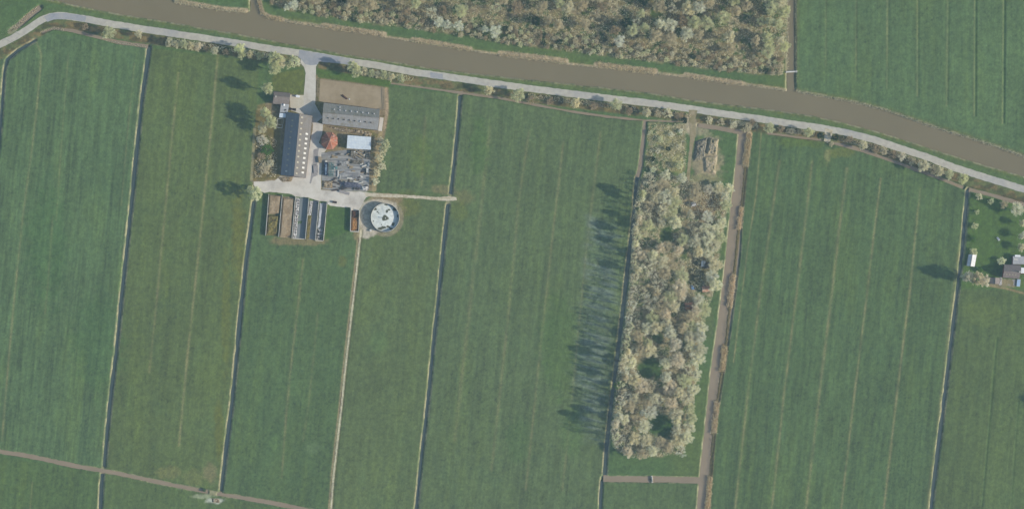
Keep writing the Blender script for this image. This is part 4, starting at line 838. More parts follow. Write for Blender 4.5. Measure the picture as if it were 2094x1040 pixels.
heap('tarpaulin', [(1412, 582), (1419, 584), (1420, 592), (1413, 592)], .9, M['blue'], 'small blue tarpaulin heap in the east clearing of the central wood', 'tarpaulin', 91, .6, 14, 14)
# weir, dams, bench, pool
mb = MB(); a, c = V(P3(1608, 147.5)), V(P3(1629, 146.5)); mb.box((a + c) / 2 + (0, 0, .15), (np.linalg.norm(c - a), .9, .25), .04)
for p_ in (a, c): mb.box(p_ + (0, 0, -.3), (.6, 1.1, 1.6))
single('plank_bridge', mb, M['offwhite'], 'narrow white footbridge over the upper watercourse', 'footbridge', (a + c) / 2)
mb = MB(); a, c = V(P3(1332, 972)), V(P3(1335, 986)); mb.box((a + c) / 2 + (0, 0, -.1), (1.0, np.linalg.norm(c - a), .7), .1); mb.box((a + c) / 2 + (0, 0, .4), (.15, 3.2, .9), .1)
single('ditch_dam', mb, M['concrete'], 'small dam across the brown ditch south of the central wood', 'dam', (a + c) / 2)
boxthing('pump_housing', 418, 1001, (1.5, 2.0, 1.0), -.2, mat('green_box', T(84, 104, 88), T(74, 92, 80), 2), 'dark green pump housing beside the ditch crossing at bottom left', 'pump')
heap('concrete_rubble', [(432, 1017), (448, 1019), (450, 1027), (434, 1026)], .6, M['rubble'], 'white concrete rubble beside the ditch crossing at bottom left', 'rubble', 93, .7, 16, 12)
t = Thing('garden_bench', 'white garden bench on the lawn of the eastern garden', 'bench', P3(2041, 488.5)); p = V(P3(2041, 488.5)); mb = MB(); mb.box(p + (0, 0, .45), (2.4, .9, .1), -.9); t.part('seat', mb, M['white'])
mb = MB(); mb.box(p + (.25, .3, .8), (2.4, .1, .6), -.9); t.part('backrest', mb, M['white'])
for s in (-1, 1): mb = MB(); mb.box(p + (s * .6, -s * .75, .2), (.12, .8, .4), -.9); t.part('leg', mb, M['white'])
t = Thing('swimming_pool', 'small pale blue covered pool south of the farmhouse', 'pool', P3(2082, 578)); q = [P(2079.5, 570.5), P(2086.5, 571), P(2085, 586), P(2078, 585)]
mb = MB(); mb.prism(q, -.05, .7); t.part('wall', mb, M['offwhite']); cen = np.mean(q, 0); mb = MB(); mb.prism([tuple(cen + (np.array(p_) - cen) * .94) for p_ in q], .7, .76); t.part('cover', mb, mat('pool_cover', T(160, 184, 204), T(138, 162, 186), 1, rough=.5))
heap('garden_clutter', [(2044, 566), (2049, 567), (2049, 582), (2042, 582)], .8, M['litter'], 'white clutter heaped between the garden shed and the farmhouse', 'clutter', 95, .8, 12, 18)
sheet('shade_sheet', [(2048, 570), (2080, 571), (2077, 584), (2046, 582)], .01, M['asphalt'], 'dark sheet for the house shade and hedge south of the farmhouse', 'shade_sheet', .2, 6, 4)  # dark sheet laid in for the house shade and hedge
# bridge rails over the brown ditch at the bend
for k, (a, c, lb) in enumerate((((31, 64), (46, 73), 'low rail on the north-east side of the road bridge at the bend'), ((12, 78), (27, 88), 'low rail on the south-west side of the road bridge at the bend'))):
    A, B_ = V(P3(*a)), V(P3(*c)); mb = MB(); mb.box((A + B_) / 2 + (0, 0, .9), (np.linalg.norm(B_ - A), .12, .12), math.atan2(B_[1] - A[1], B_[0] - A[0]))
    for i in range(4): mb.box(A + (B_ - A) * i / 3 + (0, 0, .45), (.14, .14, .9))
    single('bridge_rail', mb, M['concrete'], lb, 'railing', (A + B_) / 2)
# ------------------------------------------------------------------ trees
def fast_mesh(name, verts, quads):
    me = bpy.data.meshes.new(name); nv, nf = len(verts), len(quads)
    me.vertices.add(nv); me.vertices.foreach_set('co', np.asarray(verts, np.float32).ravel())
    me.loops.add(nf * 4); me.polygons.add(nf); me.loops.foreach_set('vertex_index', np.asarray(quads, np.int32).ravel())
    me.polygons.foreach_set('loop_start', np.arange(0, nf * 4, 4, dtype=np.int32)); me.update(calc_edges=True); return me
def slivers(cen, dirs, length, width, g):
    """diamond shaped twigs or leaves"""
    n = len(cen); rnd = g.normal(size=(n, 3)); side = np.cross(dirs, rnd); side /= np.linalg.norm(side, axis=1)[:, None] + 1e-9
    L = (length * g.uniform(.6, 1.4, n))[:, None]; W = (width * g.uniform(.6, 1.4, n))[:, None]
    a = cen - dirs * L / 2; c = cen + dirs * L / 2; b = cen + side * W / 2; d = cen - side * W / 2
    v = np.stack([a, b, c, d], 1).reshape(-1, 3); return v, np.arange(n * 4).reshape(n, 4)
def proto(seed, style):
    """crown and trunk of one tree: crown radius 4 m, height 12 m"""
    g = np.random.default_rng(seed); R, HT = 4.0, 12.0
    nc, per, length, width, zc, zr, cr = {'bare': (64, 34, 1.25, .16, .66, .28, 1.05), 'dense': (46, 40, .60, .38, .62, .34, 1.05), 'shrub': (44, 26, .75, .30, .5, .46, .95), 'wispy': (20, 16, 1.1, .18, .64, .32, 1.15)}[style]
    lob = g.uniform(0, 6.28, 3)
    cc = []
    while len(cc) < nc:
        p = g.normal(size=3); p /= np.linalg.norm(p); p *= g.uniform(.25, 1.0) ** .45
        a = math.atan2(p[1], p[0]); k = .86 + .1 * math.sin(3 * a + lob[0]) + .09 * math.sin(5 * a + lob[1]) + .07 * math.sin(8 * a + lob[2])
        q = np.array([p[0] * R * k, p[1] * R * k, zc * HT + p[2] * zr * HT])
        if p[2] < -.35 and g.random() < .7: continue
        cc.append(q)
    cc = np.array(cc); idx = np.repeat(np.arange(nc), per)
    off = g.normal(size=(len(idx), 3)); off /= np.linalg.norm(off, axis=1)[:, None]; off *= (g.random(len(idx)) ** .5)[:, None] * cr * (g.uniform(.55, 1.15, nc)[idx])[:, None]
    cen = cc[idx] + off
    root = np.array([0, 0, zc * HT * .55]); d = cen - root; d /= np.linalg.norm(d, axis=1)[:, None]
    d = d * (1.0 if style in ('bare', 'wispy') else .35) + g.normal(size=d.shape) * (.34 if style == 'bare' else .62); d /= np.linalg.norm(d, axis=1)[:, None]
    v, q = slivers(cen, d, length, width, g); crown = fast_mesh('crown', v, q)
    mb = MB(); top = zc * HT * .55
    mb.tube((0, 0, -.2), (0, 0, top), .26, .17, 7, False)
    order = g.permutation(nc)[:11]
    for k in order:
        t0 = g.uniform(.55, 1.0); p = np.array([0, 0, top * t0]); e = cc[k]; mid = p * .5 + e * .5 + g.normal(size=3) * .3
        mb.tube(p, mid, .11, .07, 4, False); mb.tube(mid, e, .07, .025, 4, False)
        for j in range(2): f = cc[g.integers(nc)]; f = mid + (f - mid) * min(1, 2.4 / (np.linalg.norm(f - mid) + .1)); mb.tube(mid, f, .05, .02, 3, False)
    trunk = mb.mesh('trunk'); trunk.materials.append(M['bark']); crown.materials.append(M['bark']); return trunk, crown
PR = {st: [proto(900 + 31 * i + 7 * j, st) for i in range(n)] for j, (st, n) in enumerate((('bare', 7), ('dense', 4), ('shrub', 5), ('wispy', 3)))}
CM = {
    'tan': crown_mat('tan_twigs', T(176, 168, 138), T(150, 142, 116)), 'pale': crown_mat('pale_twigs', T(178, 171, 144), T(156, 149, 125)),
    'olive': crown_mat('olive_buds', T(160, 160, 130), T(138, 139, 112)), 'grey': crown_mat('grey_brown_twigs', T(152, 145, 126), T(132, 126, 112)),
    'pink': crown_mat('pinkish_twigs', T(176, 162, 140), T(152, 140, 122)), 'yellow': crown_mat('yellow_green_leaves', T(178, 180, 132), T(156, 160, 114)),
    'green': crown_mat('green_leaves', T(112, 142, 96), T(92, 124, 84), k=1.3), 'dark': crown_mat('dark_evergreen', T(78, 100, 78), T(66, 88, 72), k=1.2),
    'white': crown_mat('white_blossom', T(180, 175, 152), T(158, 152, 132)), 'brown': crown_mat('brown_shrub_twigs', T(134, 124, 108), T(116, 108, 96)), 'gold': crown_mat('golden_foliage', T(206, 186, 138), T(170, 152, 112))}
rg = random.Random(21)
placed = []
def tree(px, py, r, h, kind, label, group=None, style=None, cat='tree', name='tree', zc=.66):
    """px, py: middle of the crown in the photograph; r: crown radius in photograph pixels"""
    st = style or {'yellow': 'dense', 'green': 'dense', 'dark': 'dense', 'gold': 'dense', 'brown': 'shrub'}.get(kind, 'bare')
    tr, cr = rg.choice(PR[st]); x, y = P(px, py, h * zc); s = r * S / 4.0
    e = bpy.data.objects.new(name, None); COL.objects.link(e); e.location = (x, y, 0); e.scale = (s, s, h / 12.0); e.rotation_euler = (0, 0, rg.uniform(0, 6.28)); tag(e, label, cat, group)
    for nm, me in (('trunk', tr), ('crown', cr)):
        o = bpy.data.objects.new(nm, me); COL.objects.link(o); o.parent = e
        if nm == 'crown': o.material_slots[0].link = 'OBJECT'; o.material_slots[0].material = CM[kind]
    placed.append((px, py, r)); return e
ADJ = {'tan': 'tan', 'pale': 'pale cream', 'olive': 'olive', 'grey': 'grey-brown', 'pink': 'pinkish', 'yellow': 'yellow-green', 'green': 'green', 'dark': 'dark green', 'white': 'white blossoming', 'brown': 'brown', 'gold': 'golden'}
# single trees and bushes, told apart one by one: x, y, crown radius (px), height (m), kind, label
solo = [
    (174, 54, 8, 4, 'brown', 'low brown bush in the roadside ditch just east of the road bend'), (222, 66, 15, 9, 'olive', 'broad olive tree by the road, first large one after the bend'), (283, 70, 9, 7, 'tan', 'small tan tree between the broad olive tree and the long ditch'),
    (347, 87, 10, 8, 'tan', 'westernmost tan tree of the dense roadside row east of the long ditch'), (360, 90, 9, 8, 'tan', 'second tan tree of the dense roadside row east of the long ditch'), (375, 90, 11, 9, 'olive', 'third and olive tree of the dense roadside row'), (390, 94, 9, 8, 'tan', 'fourth tan tree of the dense roadside row'), (405, 95, 10, 8, 'pink', 'fifth and pinkish tree of the dense roadside row'),
    (421, 100, 7, 5, 'brown', 'low brown bush in the gap of the roadside row'), (440, 104, 9, 7, 'tan', 'tan tree standing alone before the yellowish roadside pair'), (462, 106, 8, 5, 'brown', 'brown bush west of the yellowish roadside pair'),
    (490, 98, 12, 10, 'yellow', 'pale yellow-green tree overhanging the road west of the farm'), (494, 112, 10, 8, 'olive', 'olive tree on the field side of the pale yellow-green roadside tree'), (511, 111, 9, 8, 'tan', 'tan tree between the yellow-green roadside tree and the farm corner'), (531, 114, 9, 8, 'olive', 'small olive tree at the north-west corner of the farm'),
    (563, 119, 16, 15, 'olive', 'big olive tree by the road at the north-west corner of the farm lawn'), (561, 140, 14, 13, 'olive', 'olive tree just south of the biggest roadside tree on the farm lawn'), (574, 128, 12, 11, 'tan', 'tan tree on the road side of the farm lawn'),
    (602, 126, 13, 11, 'yellow', 'bright yellow-green tree west of the driveway mouth'), (590, 134, 8, 6, 'olive', 'small olive bush beside the bright yellow-green tree'), (547, 180, 13, 17, 'olive', 'tall tree at the north-west corner of the small dark-roofed house'),
    (542, 232, 12, 15, 'olive', 'tall olive tree west of the flat annexe'), (553, 250, 15, 16, 'olive', 'broad tall tree west of the wire pen'), (537, 262, 11, 9, 'tan', 'tan tree by the western garden path'), (538, 286, 13, 4, 'pink', 'low pinkish shrubbery in the middle of the western garden'), (546, 306, 13, 3, 'green', 'low green shrubbery in the western garden'), (535, 318, 10, 3, 'brown', 'brown shrub beside the western garden path'), (541, 345, 13, 3, 'grey', 'grey-brown brush at the south end of the western garden'), (553, 335, 9, 3, 'tan', 'tan brush in the shade at the south end of the western garden'),
    (524, 396, 15, 15, 'yellow', 'bright yellow-green round tree at the west end of the farmyard'), (513, 386, 9, 6, 'olive', 'olive bush on the ditch edge beside the round yellow-green tree'),
    (722, 136, 13, 12, 'olive', 'tall olive tree overhanging the road north of the arena'), (730, 148, 12, 10, 'olive', 'olive tree just south of the tall one north of the arena'), (745, 147, 9, 7, 'tan', 'tan tree in the row north of the arena'), (759, 150, 9, 7, 'olive', 'middle olive tree in the row north of the arena'), (772, 153, 9, 7, 'tan', 'tan tree in the eastern half of the row north of the arena'), (786, 154, 10, 8, 'olive', 'olive tree near the north-east corner of the arena'), (800, 157, 9, 8, 'tan', 'tan tree just past the north-east corner of the arena'), (820, 161, 9, 7, 'olive', 'last olive tree of the row east of the arena corner'),
    (789, 297, 12, 9, 'olive', 'large olive tree east of the silver shed'), (779, 288, 9, 6, 'tan', 'tan bush against the east side of the silver shed'), (782, 308, 10, 7, 'tan', 'tan tree south of the large olive tree by the silver shed'), (777, 322, 10, 6, 'tan', 'tan bush in the hedge east of the log pile'), (781, 340, 10, 6, 'tan', 'tan bush in the hedge east of the gravel heap'), (772, 354, 9, 5, 'tan', 'tan bush in the hedge near its south end'), (768, 371, 9, 4, 'pale', 'pale brush closing the south end of the hedge by the storage slab'),
    (1000, 186, 11, 9, 'tan', 'tan roadside tree next after the meadow ditch end'), (1059, 194, 15, 9, 'olive', 'broad olive roadside tree north of the large middle meadow'), (1084, 204, 10, 4, 'brown', 'low brown bush east of the broad olive roadside tree'), (1125, 206, 9, 3, 'brown', 'low brown bush in the gap of the middle roadside row'), (1178, 211, 11, 10, 'tan', 'slender tan roadside tree midway between farm and central wood'), (1215, 216, 11, 3, 'brown', 'low reddish brown bush between two middle roadside trees'), (1260, 214, 13, 9, 'olive', 'wide olive roadside tree before the wood clearing'),
    (1287, 227, 9, 4, 'brown', 'brown bush east of the wide olive roadside tree'), (1323, 229, 10, 7, 'tan', 'tan roadside tree above the corner of the wood ditch'), (1366, 231, 12, 6, 'tan', 'tan roadside bush west of the wood lane'), (1345, 231, 9, 4, 'grey', 'grey-brown roadside bush between two tan ones'), (1388, 238, 10, 4, 'brown', 'brown bush just west of the wood lane entrance'), (1399, 246, 7, 5, 'dark', 'dark green bush at the wood lane entrance'),
    (1450, 245, 9, 3, 'tan', 'low tan bush east of the wood lane entrance'), (1475, 249, 9, 3, 'grey', 'grey-brown bush on the verge above the little brown ditch'), (1500, 254, 9, 4, 'tan', 'tan bush on the verge before the wide watercourse'), (1528, 260, 12, 5, 'grey', 'grey brush at the head of the wide watercourse'), (1538, 252, 9, 4, 'brown', 'brown brush on the road side of the wide watercourse'),
    (1573, 261, 12, 8, 'olive', 'olive roadside tree at the corner of the eastern field'), (1598, 263, 9, 3, 'brown', 'brown bush east of the corner tree of the eastern field'), (1620, 268, 9, 3, 'grey', 'grey-brown bush in the eastern roadside row'), (1654, 271, 11, 8, 'olive', 'olive roadside tree west of the field entrance'), (1677, 277, 8, 4, 'dark', 'dark bush on the west side of the field entrance'), (1708, 281, 8, 4, 'dark', 'dark bush on the east side of the field entrance'), (1700, 294, 6, 2, 'grey', 'small grey bush at the end of the field entrance'),
    (1738, 285, 9, 4, 'brown', 'first brown bush of the bushy strip east of the field entrance'), (1766, 297, 10, 7, 'tan', 'tan tree rising from the bushy strip east of the field entrance'), (1790, 304, 10, 5, 'brown', 'second brown bush of the bushy strip'), (1808, 309, 10, 5, 'grey', 'grey bush in the middle of the bushy strip'), (1826, 315, 10, 5, 'brown', 'third brown bush of the bushy strip'), (1845, 321, 10, 6, 'pink', 'pinkish bush in the bushy strip'), (1864, 329, 10, 6, 'grey', 'last grey bush of the bushy strip'),
    (1889, 340, 13, 10, 'tan', 'broad tan roadside tree, first of the eastern group of five'), (1908, 348, 9, 8, 'grey', 'grey-brown tree, second of the eastern roadside group of five'), (1922, 351, 11, 9, 'tan', 'tan tree in the middle of the eastern roadside group of five'), (1940, 356, 11, 9, 'olive', 'olive tree, fourth of the eastern roadside group of five'), (1969, 365, 12, 10, 'olive', 'olive tree at the end of the eastern roadside group, by the ditch head'),
    (2003, 402, 8, 6, 'tan', 'small round tan tree in the north-west corner of the eastern garden'), (2026, 412, 7, 6, 'olive', 'small round olive tree on the north side of the eastern garden'), (2053, 418, 9, 7, 'grey', 'grey-brown round tree on the north side of the eastern garden'), (2080, 428, 15, 9, 'pale', 'big pale tree in the north-east corner of the eastern garden'), (1998, 433, 6, 3, 'olive', 'tiny round olive tree on the west side of the eastern garden'), (1994, 461, 8, 4, 'olive', 'round olive tree in the west of the eastern garden'), (1989, 488, 8, 3, 'green', 'sparse green shrub by the ditch in the eastern garden'), (1990, 515, 10, 3, 'olive', 'olive shrub at the north end of the greenhouse shed'),
    (2091, 455, 8, 8, 'tan', 'tan hedge tree at the right edge, upper one'), (2091, 482, 9, 8, 'pale', 'pale hedge tree at the right edge, middle one'), (2089, 505, 9, 7, 'tan', 'tan hedge tree at the right edge, lower one'),
    (2048, 534, 9.5, 4, 'gold', 'round golden tree north-west of the eastern farmhouse'), (1979, 566, 13, 17, 'pink', 'tall pinkish bare tree on the ditch south of the greenhouse shed'), (1998, 570, 15, 18, 'grey', 'tall broad bare tree south of the greenhouse shed'), (2013, 574, 12, 15, 'pink', 'pinkish bare tree west of the garden shed'), (2003, 551, 7, 3, 'green', 'small green bush south-east of the greenhouse shed'),
    (1283, 922, 13, 10, 'pink', 'round pinkish tree alone at the south-west tip of the central wood'), (1335, 921, 13, 9, 'pale', 'round pale tree alone at the south edge of the central wood'), (1262, 787, 8, 7, 'green', 'small fresh green tree on the ditch along the central wood'),
    (1330, 270, 6, 2, 'olive', 'olive scrub in the north-west corner of the wood clearing'), (1350, 285, 8, 3, 'olive', 'olive scrub in the west of the wood clearing'), (1372, 275, 7, 2.5, 'pale', 'pale scrub in the north of the wood clearing'), (1392, 268, 6, 3, 'white', 'whitish bush beside the wood lane in the clearing'), (1345, 308, 7, 2.5, 'tan', 'tan scrub in the south-west of the wood clearing'), (1366, 305, 6, 4, 'dark', 'dark bush in the middle of the wood clearing'), (1334, 325, 6, 3, 'dark', 'dark bush on the west ditch of the wood clearing'), (1390, 338, 10, 5, 'olive', 'olive bushes west of the wood lane at the south of the clearing'), (1336, 347, 8, 3, 'gold', 'small golden bush in the south-west of the wood clearing'), (1388, 300, 8, 3, 'tan', 'tan scrub beside the wood lane in the clearing'),
    (2190, 834, 22, 17, 'dark', 'dark tree just beyond the right edge throwing shade on the meadow')]
for px, py, r, h, kd, lb in solo:
    small = h <= 6
    tree(px, py, r, h, kd, lb, style='shrub' if small and kd not in ('dark', 'gold', 'green') else None, cat='bush' if small else 'tree', name='bush' if small else 'tree', zc=.5 if small else .66)
for px, py, r, h in [(600, 10, 11, 6), (586, 16, 7, 5), (898, 46, 12, 6), (915, 50, 10, 6), (938, 52, 12, 6), (1012, 64, 14, 6), (992, 60, 8, 5), (1266, 84, 13, 9)]:
    tree(px, py, r, h, 'white', {600: 'white blossoming bush nearest the canal inlet on the edge of the north wood', 586: 'small white blossoming bush beside the one nearest the canal inlet', 898: 'westernmost of three white blossoming bushes edging the north wood', 915: 'middle one of three white blossoming bushes edging the north wood', 938: 'easternmost of three white blossoming bushes edging the north wood', 1012: 'broad white blossoming bush east of the blossoming trio', 992: 'small white blossoming bush between the trio and the broad one', 1266: 'pale blossoming tree of the north wood above the shrub rows'}[px], cat='bush' if h < 7 else 'tree', name='blossoming_bush' if h < 7 else 'tree')
def scatter(poly, rmin, rmax, sep, ok, tries, maxn, g):
    xs = [p[0] for p in poly]; ys = [p[1] for p in poly]; out = []
    for _ in range(tries):
        x, y = g.uniform(min(xs), max(xs)), g.uniform(min(ys), max(ys)); r = g.uniform(rmin, rmax)
        if not pin(x, y, poly) or not ok(x, y, r): continue
        if any((x - a) ** 2 + (y - b) ** 2 < (sep * (r + c)) ** 2 for a, b, c in out): continue
        if any((x - a) ** 2 + (y - b) ** 2 < (.7 * (r + c)) ** 2 for a, b, c in placed): continue
        out.append((x, y, r))
        if len(out) >= maxn: break
    return out
# central wood
holes = [(1330, 752, 24), (1352, 872, 25), (1345, 690, 12), (1362, 480, 14), (1375, 540, 10), (1310, 575, 8), (1385, 655, 8), (1318, 640, 8), (1437, 542, 16), (1415, 588, 13), (1442, 591, 9), (1407, 626, 10), (1445, 410, 14), (1417, 418, 8), (1420, 560, 10)]
def ok_c(x, y, r):
    return pdist(x, y, west) > 17 and all(math.hypot(x - a, y - b) > c + r * .55 for a, b, c in holes) and pdist(x, y, [(1410, 350), (1399, 425), (1396, 470)]) > 6 + r * .5
g = random.Random(4); west = [(1306, 392), (1298, 440), (1294, 520), (1289, 600), (1279, 680), (1268, 760), (1260, 830), (1252, 885)]
east = [(1488, 388), (1480, 440), (1470, 500), (1460, 560), (1448, 620), (1436, 680), (1428, 760), (1420, 830), (1410, 890)]
for x, y, r in scatter(central_wood, 11, 18, .56, ok_c, 14000, 128, g):
    dw, de = pdist(x, y, west), pdist(x, y, east)
    zone = 'along its western ditch' if dw < 20 else 'along its eastern edge' if de < 26 else 'in its north' if y < 470 else 'in its middle north' if y < 620 else 'in its middle south' if y < 770 else 'in its south'
    kd = g.choices(['tan', 'pale', 'olive', 'grey', 'pink', 'dark'], [4, 2.4, 3, 4, 2, .5] if dw > 20 else [4, 3, 2, 1, 4, 0])[0]
    if de < 26 and kd in ('grey', 'dark'): kd = 'pale'
    h = g.uniform(8, 11) if dw < 34 else g.uniform(6, 9) if de < 26 or y < 470 else g.uniform(7.5, 10.5)
    if y < 470 and x > 1405: h = g.uniform(4, 6.5); r *= .85
    lb = f'{ADJ[kd]} {"conifer" if kd == "dark" else "bare tree"} of the central wood {zone}'
    tree(x, y, r, h, kd, lb, lb.replace('tree of', 'trees of').replace('conifer of', 'conifers of'), style='wispy' if g.random() < (.75 if dw < 30 else .12) else None)
L_ = 0; y = 396
while y < 892:
    k_ = max(i for i in range(len(west) - 1) if west[i][1] <= y or i == 0); (x0, y0), (x1, y1) = west[k_], west[k_ + 1]; x = x0 + (x1 - x0) * (y - y0) / (y1 - y0)
    kd = g.choices(['tan', 'pale', 'olive', 'pink', 'grey'], [4, 3, 2, 3, 1])[0]; lb = f"tall {ADJ[kd]} bare tree of the row on the central wood's western ditch"
    tree(x + g.uniform(2, 11), y, g.uniform(6.5, 10.5), g.uniform(13, 17) if y < 600 else g.uniform(16, 21), kd, lb, lb.replace('tree of', 'trees of'), style='wispy' if g.random() < .8 else 'bare'); y += g.uniform(10, 16)
# north wood: tall trees behind, shrub rows in front
edge = [(540, 4), (600, 24), (640, 32), (720, 45), (900, 69), (1040, 92), (1220, 116), (1400, 137), (1500, 150), (1588, 157)]
def ok_n(x, y, r): return pdist(x, y, edge) > 22 + r + (14 if x > 1000 else 0)
def zone_n(x): return 'west of the blossoming bushes' if x < 880 else 'in its middle west' if x < 1060 else 'in its middle' if x < 1240 else 'in its middle east' if x < 1420 else 'at its east end'
g = random.Random(9)
for x, y, r in scatter(upper_wood, 10, 17, .66, ok_n, 9000, 84, g):
    kd = g.choices(['tan', 'pale', 'olive', 'grey', 'dark', 'brown'], [3, 1.2, 3, 5, .9, 1.4])[0]
    if x > 1560: kd = g.choice(['pale', 'tan', 'olive'])
    lb = f'{ADJ[kd]} {"conifer" if kd == "dark" else "bare tree"} of the north wood {zone_n(x)}'
    tree(x, y, r, g.uniform(8, 12.5), kd, lb, lb.replace('tree of', 'trees of').replace('conifer of', 'conifers of'), style='wispy' if g.random() < .15 else None)
for x, y, r in scatter(upper_wood, 4.2, 7.2, .62, lambda x, y, r: 3 < pdist(x, y, edge) < 38 and pdist(x, y, edge) > r * .5, 12000, 210, g):
    kd = g.choices(['brown', 'grey', 'olive', 'tan', 'dark'], [4, 4, 2.4, 1.6, .6])[0]
    lb = f'low {ADJ[kd]} shrub by the canal, edging the north wood {zone_n(x)}'
    tree(x, y, r, g.uniform(2.6, 4.2), kd, lb, lb.replace('shrub by', 'shrubs by'), style='shrub', cat='shrub', name='shrub', zc=.5)
# brushwood thickets (uncountable undergrowth)
def brush(name, poly, n, m_, label, seed, hmax=1.6, ok=None, cat='undergrowth'):
    g = np.random.default_rng(seed); gg = random.Random(seed); pts = []
    xs = [p[0] for p in poly]; ys = [p[1] for p in poly]
    while len(pts) < n:
        x, y = gg.uniform(min(xs), max(xs)), gg.uniform(min(ys), max(ys))
        if pin(x, y, poly) and (ok is None or ok(x, y)) and float(vn(x / 7, y / 7, seed)) > .35: pts.append(P(x, y))
    p = np.array(pts); cen = np.concatenate([p, g.uniform(.1, hmax, (n, 1))], 1); d = g.normal(size=(n, 3)); d[:, 2] = np.abs(d[:, 2]) + .3; d /= np.linalg.norm(d, axis=1)[:, None]
    v, q = slivers(cen, d, 1.0, .26, g); o = link(name, fast_mesh(name, v, q), m_); return tag(o, label, cat, kind='stuff')
brush('undergrowth', central_wood, 24000, CM['tan'], 'pale brown undergrowth between the trees of the central wood', 51, 3.5, lambda x, y: all(math.hypot(x - a, y - b) > c for a, b, c in holes[:8]))
brush('undergrowth', upper_wood, 20000, CM['tan'], 'brown undergrowth between the trees of the north wood', 52, 3.0)
brush('undergrowth', scrub_w, 1300, CM['tan'], 'olive brushwood in the clearing north of the central wood', 53, 1.6)
brush('undergrowth', [(526, 270), (566, 285), (566, 362), (520, 364)], 900, CM['pink'], 'brown brushwood in the western farm garden', 54, 1.2)
brush('undergrowth', [(1420, 375), (1488, 385), (1480, 450), (1425, 440)], 900, CM['pink'], 'felled brushwood in the north-east corner of the central wood', 55, 1.2)
for k, (i0, i1, mt, n, lb) in enumerate([(14, 19, 'tan', 900, 'along the road west of the farm'), (22, 25, 'olive', 500, 'along the road north of the arena'), (27, 31, 'grey', 1900, 'along the road between farm and wood lane'), (31, 33, 'tan', 600, 'along the road east of the wood lane'), (34, 37, 'grey', 700, 'along the road at the eastern field corner'), (38, 43, 'grey', 1500, 'along the road towards the eastern garden')]):
    c_ = road_c[i0 - 3:i1 - 2] if False else [p for p in road_c if [(300, 550), (700, 830), (990, 1400), (1430, 1550), (1560, 1685), (1715, 1980)][k][0] <= p[0] <= [(300, 560), (710, 850), (980, 1416), (1415, 1555), (1550, 1690), (1700, 1960)][k][1]]
    brush('roadside_scrub', offset(c_, 10) + offset(c_, 20)[::-1], n, CM[mt], 'low bushy scrub ' + lb, 150 + k, 1.4)
# reeds
M['reed'] = crown_mat('reed_stems', T(186, 168, 138), T(166, 148, 120), k=2.1); M['reed_red'] = crown_mat('rusty_reed_stems', T(190, 168, 142), T(170, 150, 128), k=2.1); M['reed_pale'] = crown_mat('pale_reed_stems', T(184, 176, 154), T(164, 156, 134), k=1.9)
def reeds(line, w, dens, m_, label, seed, hgt=1.7, group=None, lean=.45, z0=-.7):
    """a strip of reed stems along a line; w: width in px; dens: stems per square metre"""
    g = np.random.default_rng(seed); L = [math.hypot(b[0] - a[0], b[1] - a[1]) for a, b in zip(line[:-1], line[1:])]; tot = sum(L); n = int(tot * w * S * S * dens * 1.5)
    t = g.uniform(0, tot, n); pts = []
    for q in t:
        k = 0
        while k < len(L) - 1 and q > L[k]: q -= L[k]; k += 1
        a, b = line[k], line[k + 1]; f = q / L[k]; nx_, ny_ = -(b[1] - a[1]) / L[k], (b[0] - a[0]) / L[k]; o = g.uniform(-.5, .5) * w * (.75 + .5 * float(vn(q / 6, k, seed)))
        pts.append(P(a[0] + (b[0] - a[0]) * f + nx_ * o, a[1] + (b[1] - a[1]) * f + ny_ * o))
    p = np.array(pts); h = hgt * g.uniform(.5, 1.15, n); d = g.normal(size=(n, 3)) * lean * 1.6; d[:, 2] = 1; d /= np.linalg.norm(d, axis=1)[:, None]
    cen = np.concatenate([p, np.zeros((n, 1)) + z0], 1) + d * (h / 2)[:, None]
    v, q = slivers(cen, d, hgt * .8, .26, g); base = np.array([*p.mean(0), z0]); o = link('reed_bed', fast_mesh('reed_bed', v - base, q), m_, loc=tuple(base)); return tag(o, label, 'reeds', group)
GB = 'reed beds along the north bank of the canal'
reeds([(358, 2), (401, 9), (455, 18), (503, 22)], 9, 7, M['reed_pale'], 'pale reed bed at the top left, west of the canal inlet', 61, 1.6, GB)
reeds([(529, -4), (532, 14), (538, 28), (555, 36), (578, 40)], 9, 7, M['reed'], 'curved reed bed round the east corner of the canal inlet', 62, 1.6, GB)
reeds([(580, 42), (656, 54)], 5, 5, M['reed_pale'], 'thin pale reed strip east of the inlet corner', 63, 1.2, GB)
reeds([(660, 52), (686, 56), (740, 64), (786, 70)], 10, 7, M['reed_red'], 'rusty reed bed south-west of the white blossoming trio', 64, 1.8, GB)
reeds([(788, 75), (842, 83)], 4, 5, M['reed_pale'], 'thin reed strip between the two rusty western beds', 65, 1.1, GB)
reeds([(844, 80), (900, 89), (962, 100)], 9, 7, M['reed'], 'tan reed bed below the white blossoming trio', 66, 1.8, GB)
reeds([(964, 103), (1020, 111)], 4, 5, M['reed_pale'], 'thin reed strip before the long tan bed', 67, 1.1, GB)
reeds([(1022, 109), (1060, 113), (1110, 119), (1158, 125)], 11, 7, M['reed_red'], 'long rusty reed bed below the middle of the north wood', 68, 1.9, GB)
reeds([(1160, 130), (1217, 136)], 4, 5, M['grass_pale'] if 'grass_pale' in M else M['reed_pale'], 'thin reed strip between the two longest beds', 69, 1.1, GB)
reeds([(1219, 132), (1270, 138), (1341, 146)], 11, 7, M['reed'], 'tan reed bed below the blossoming tree of the north wood', 70, 1.9, GB)
reeds([(1345, 150), (1400, 156)], 4, 5, M['reed_pale'], 'thin reed strip before the tapering eastern bed', 71, 1.1, GB)
reeds([(1402, 153), (1460, 162), (1520, 171)], 9, 7, M['reed_red'], 'rusty tapering reed bed near the east end of the north wood', 72, 1.8, GB)
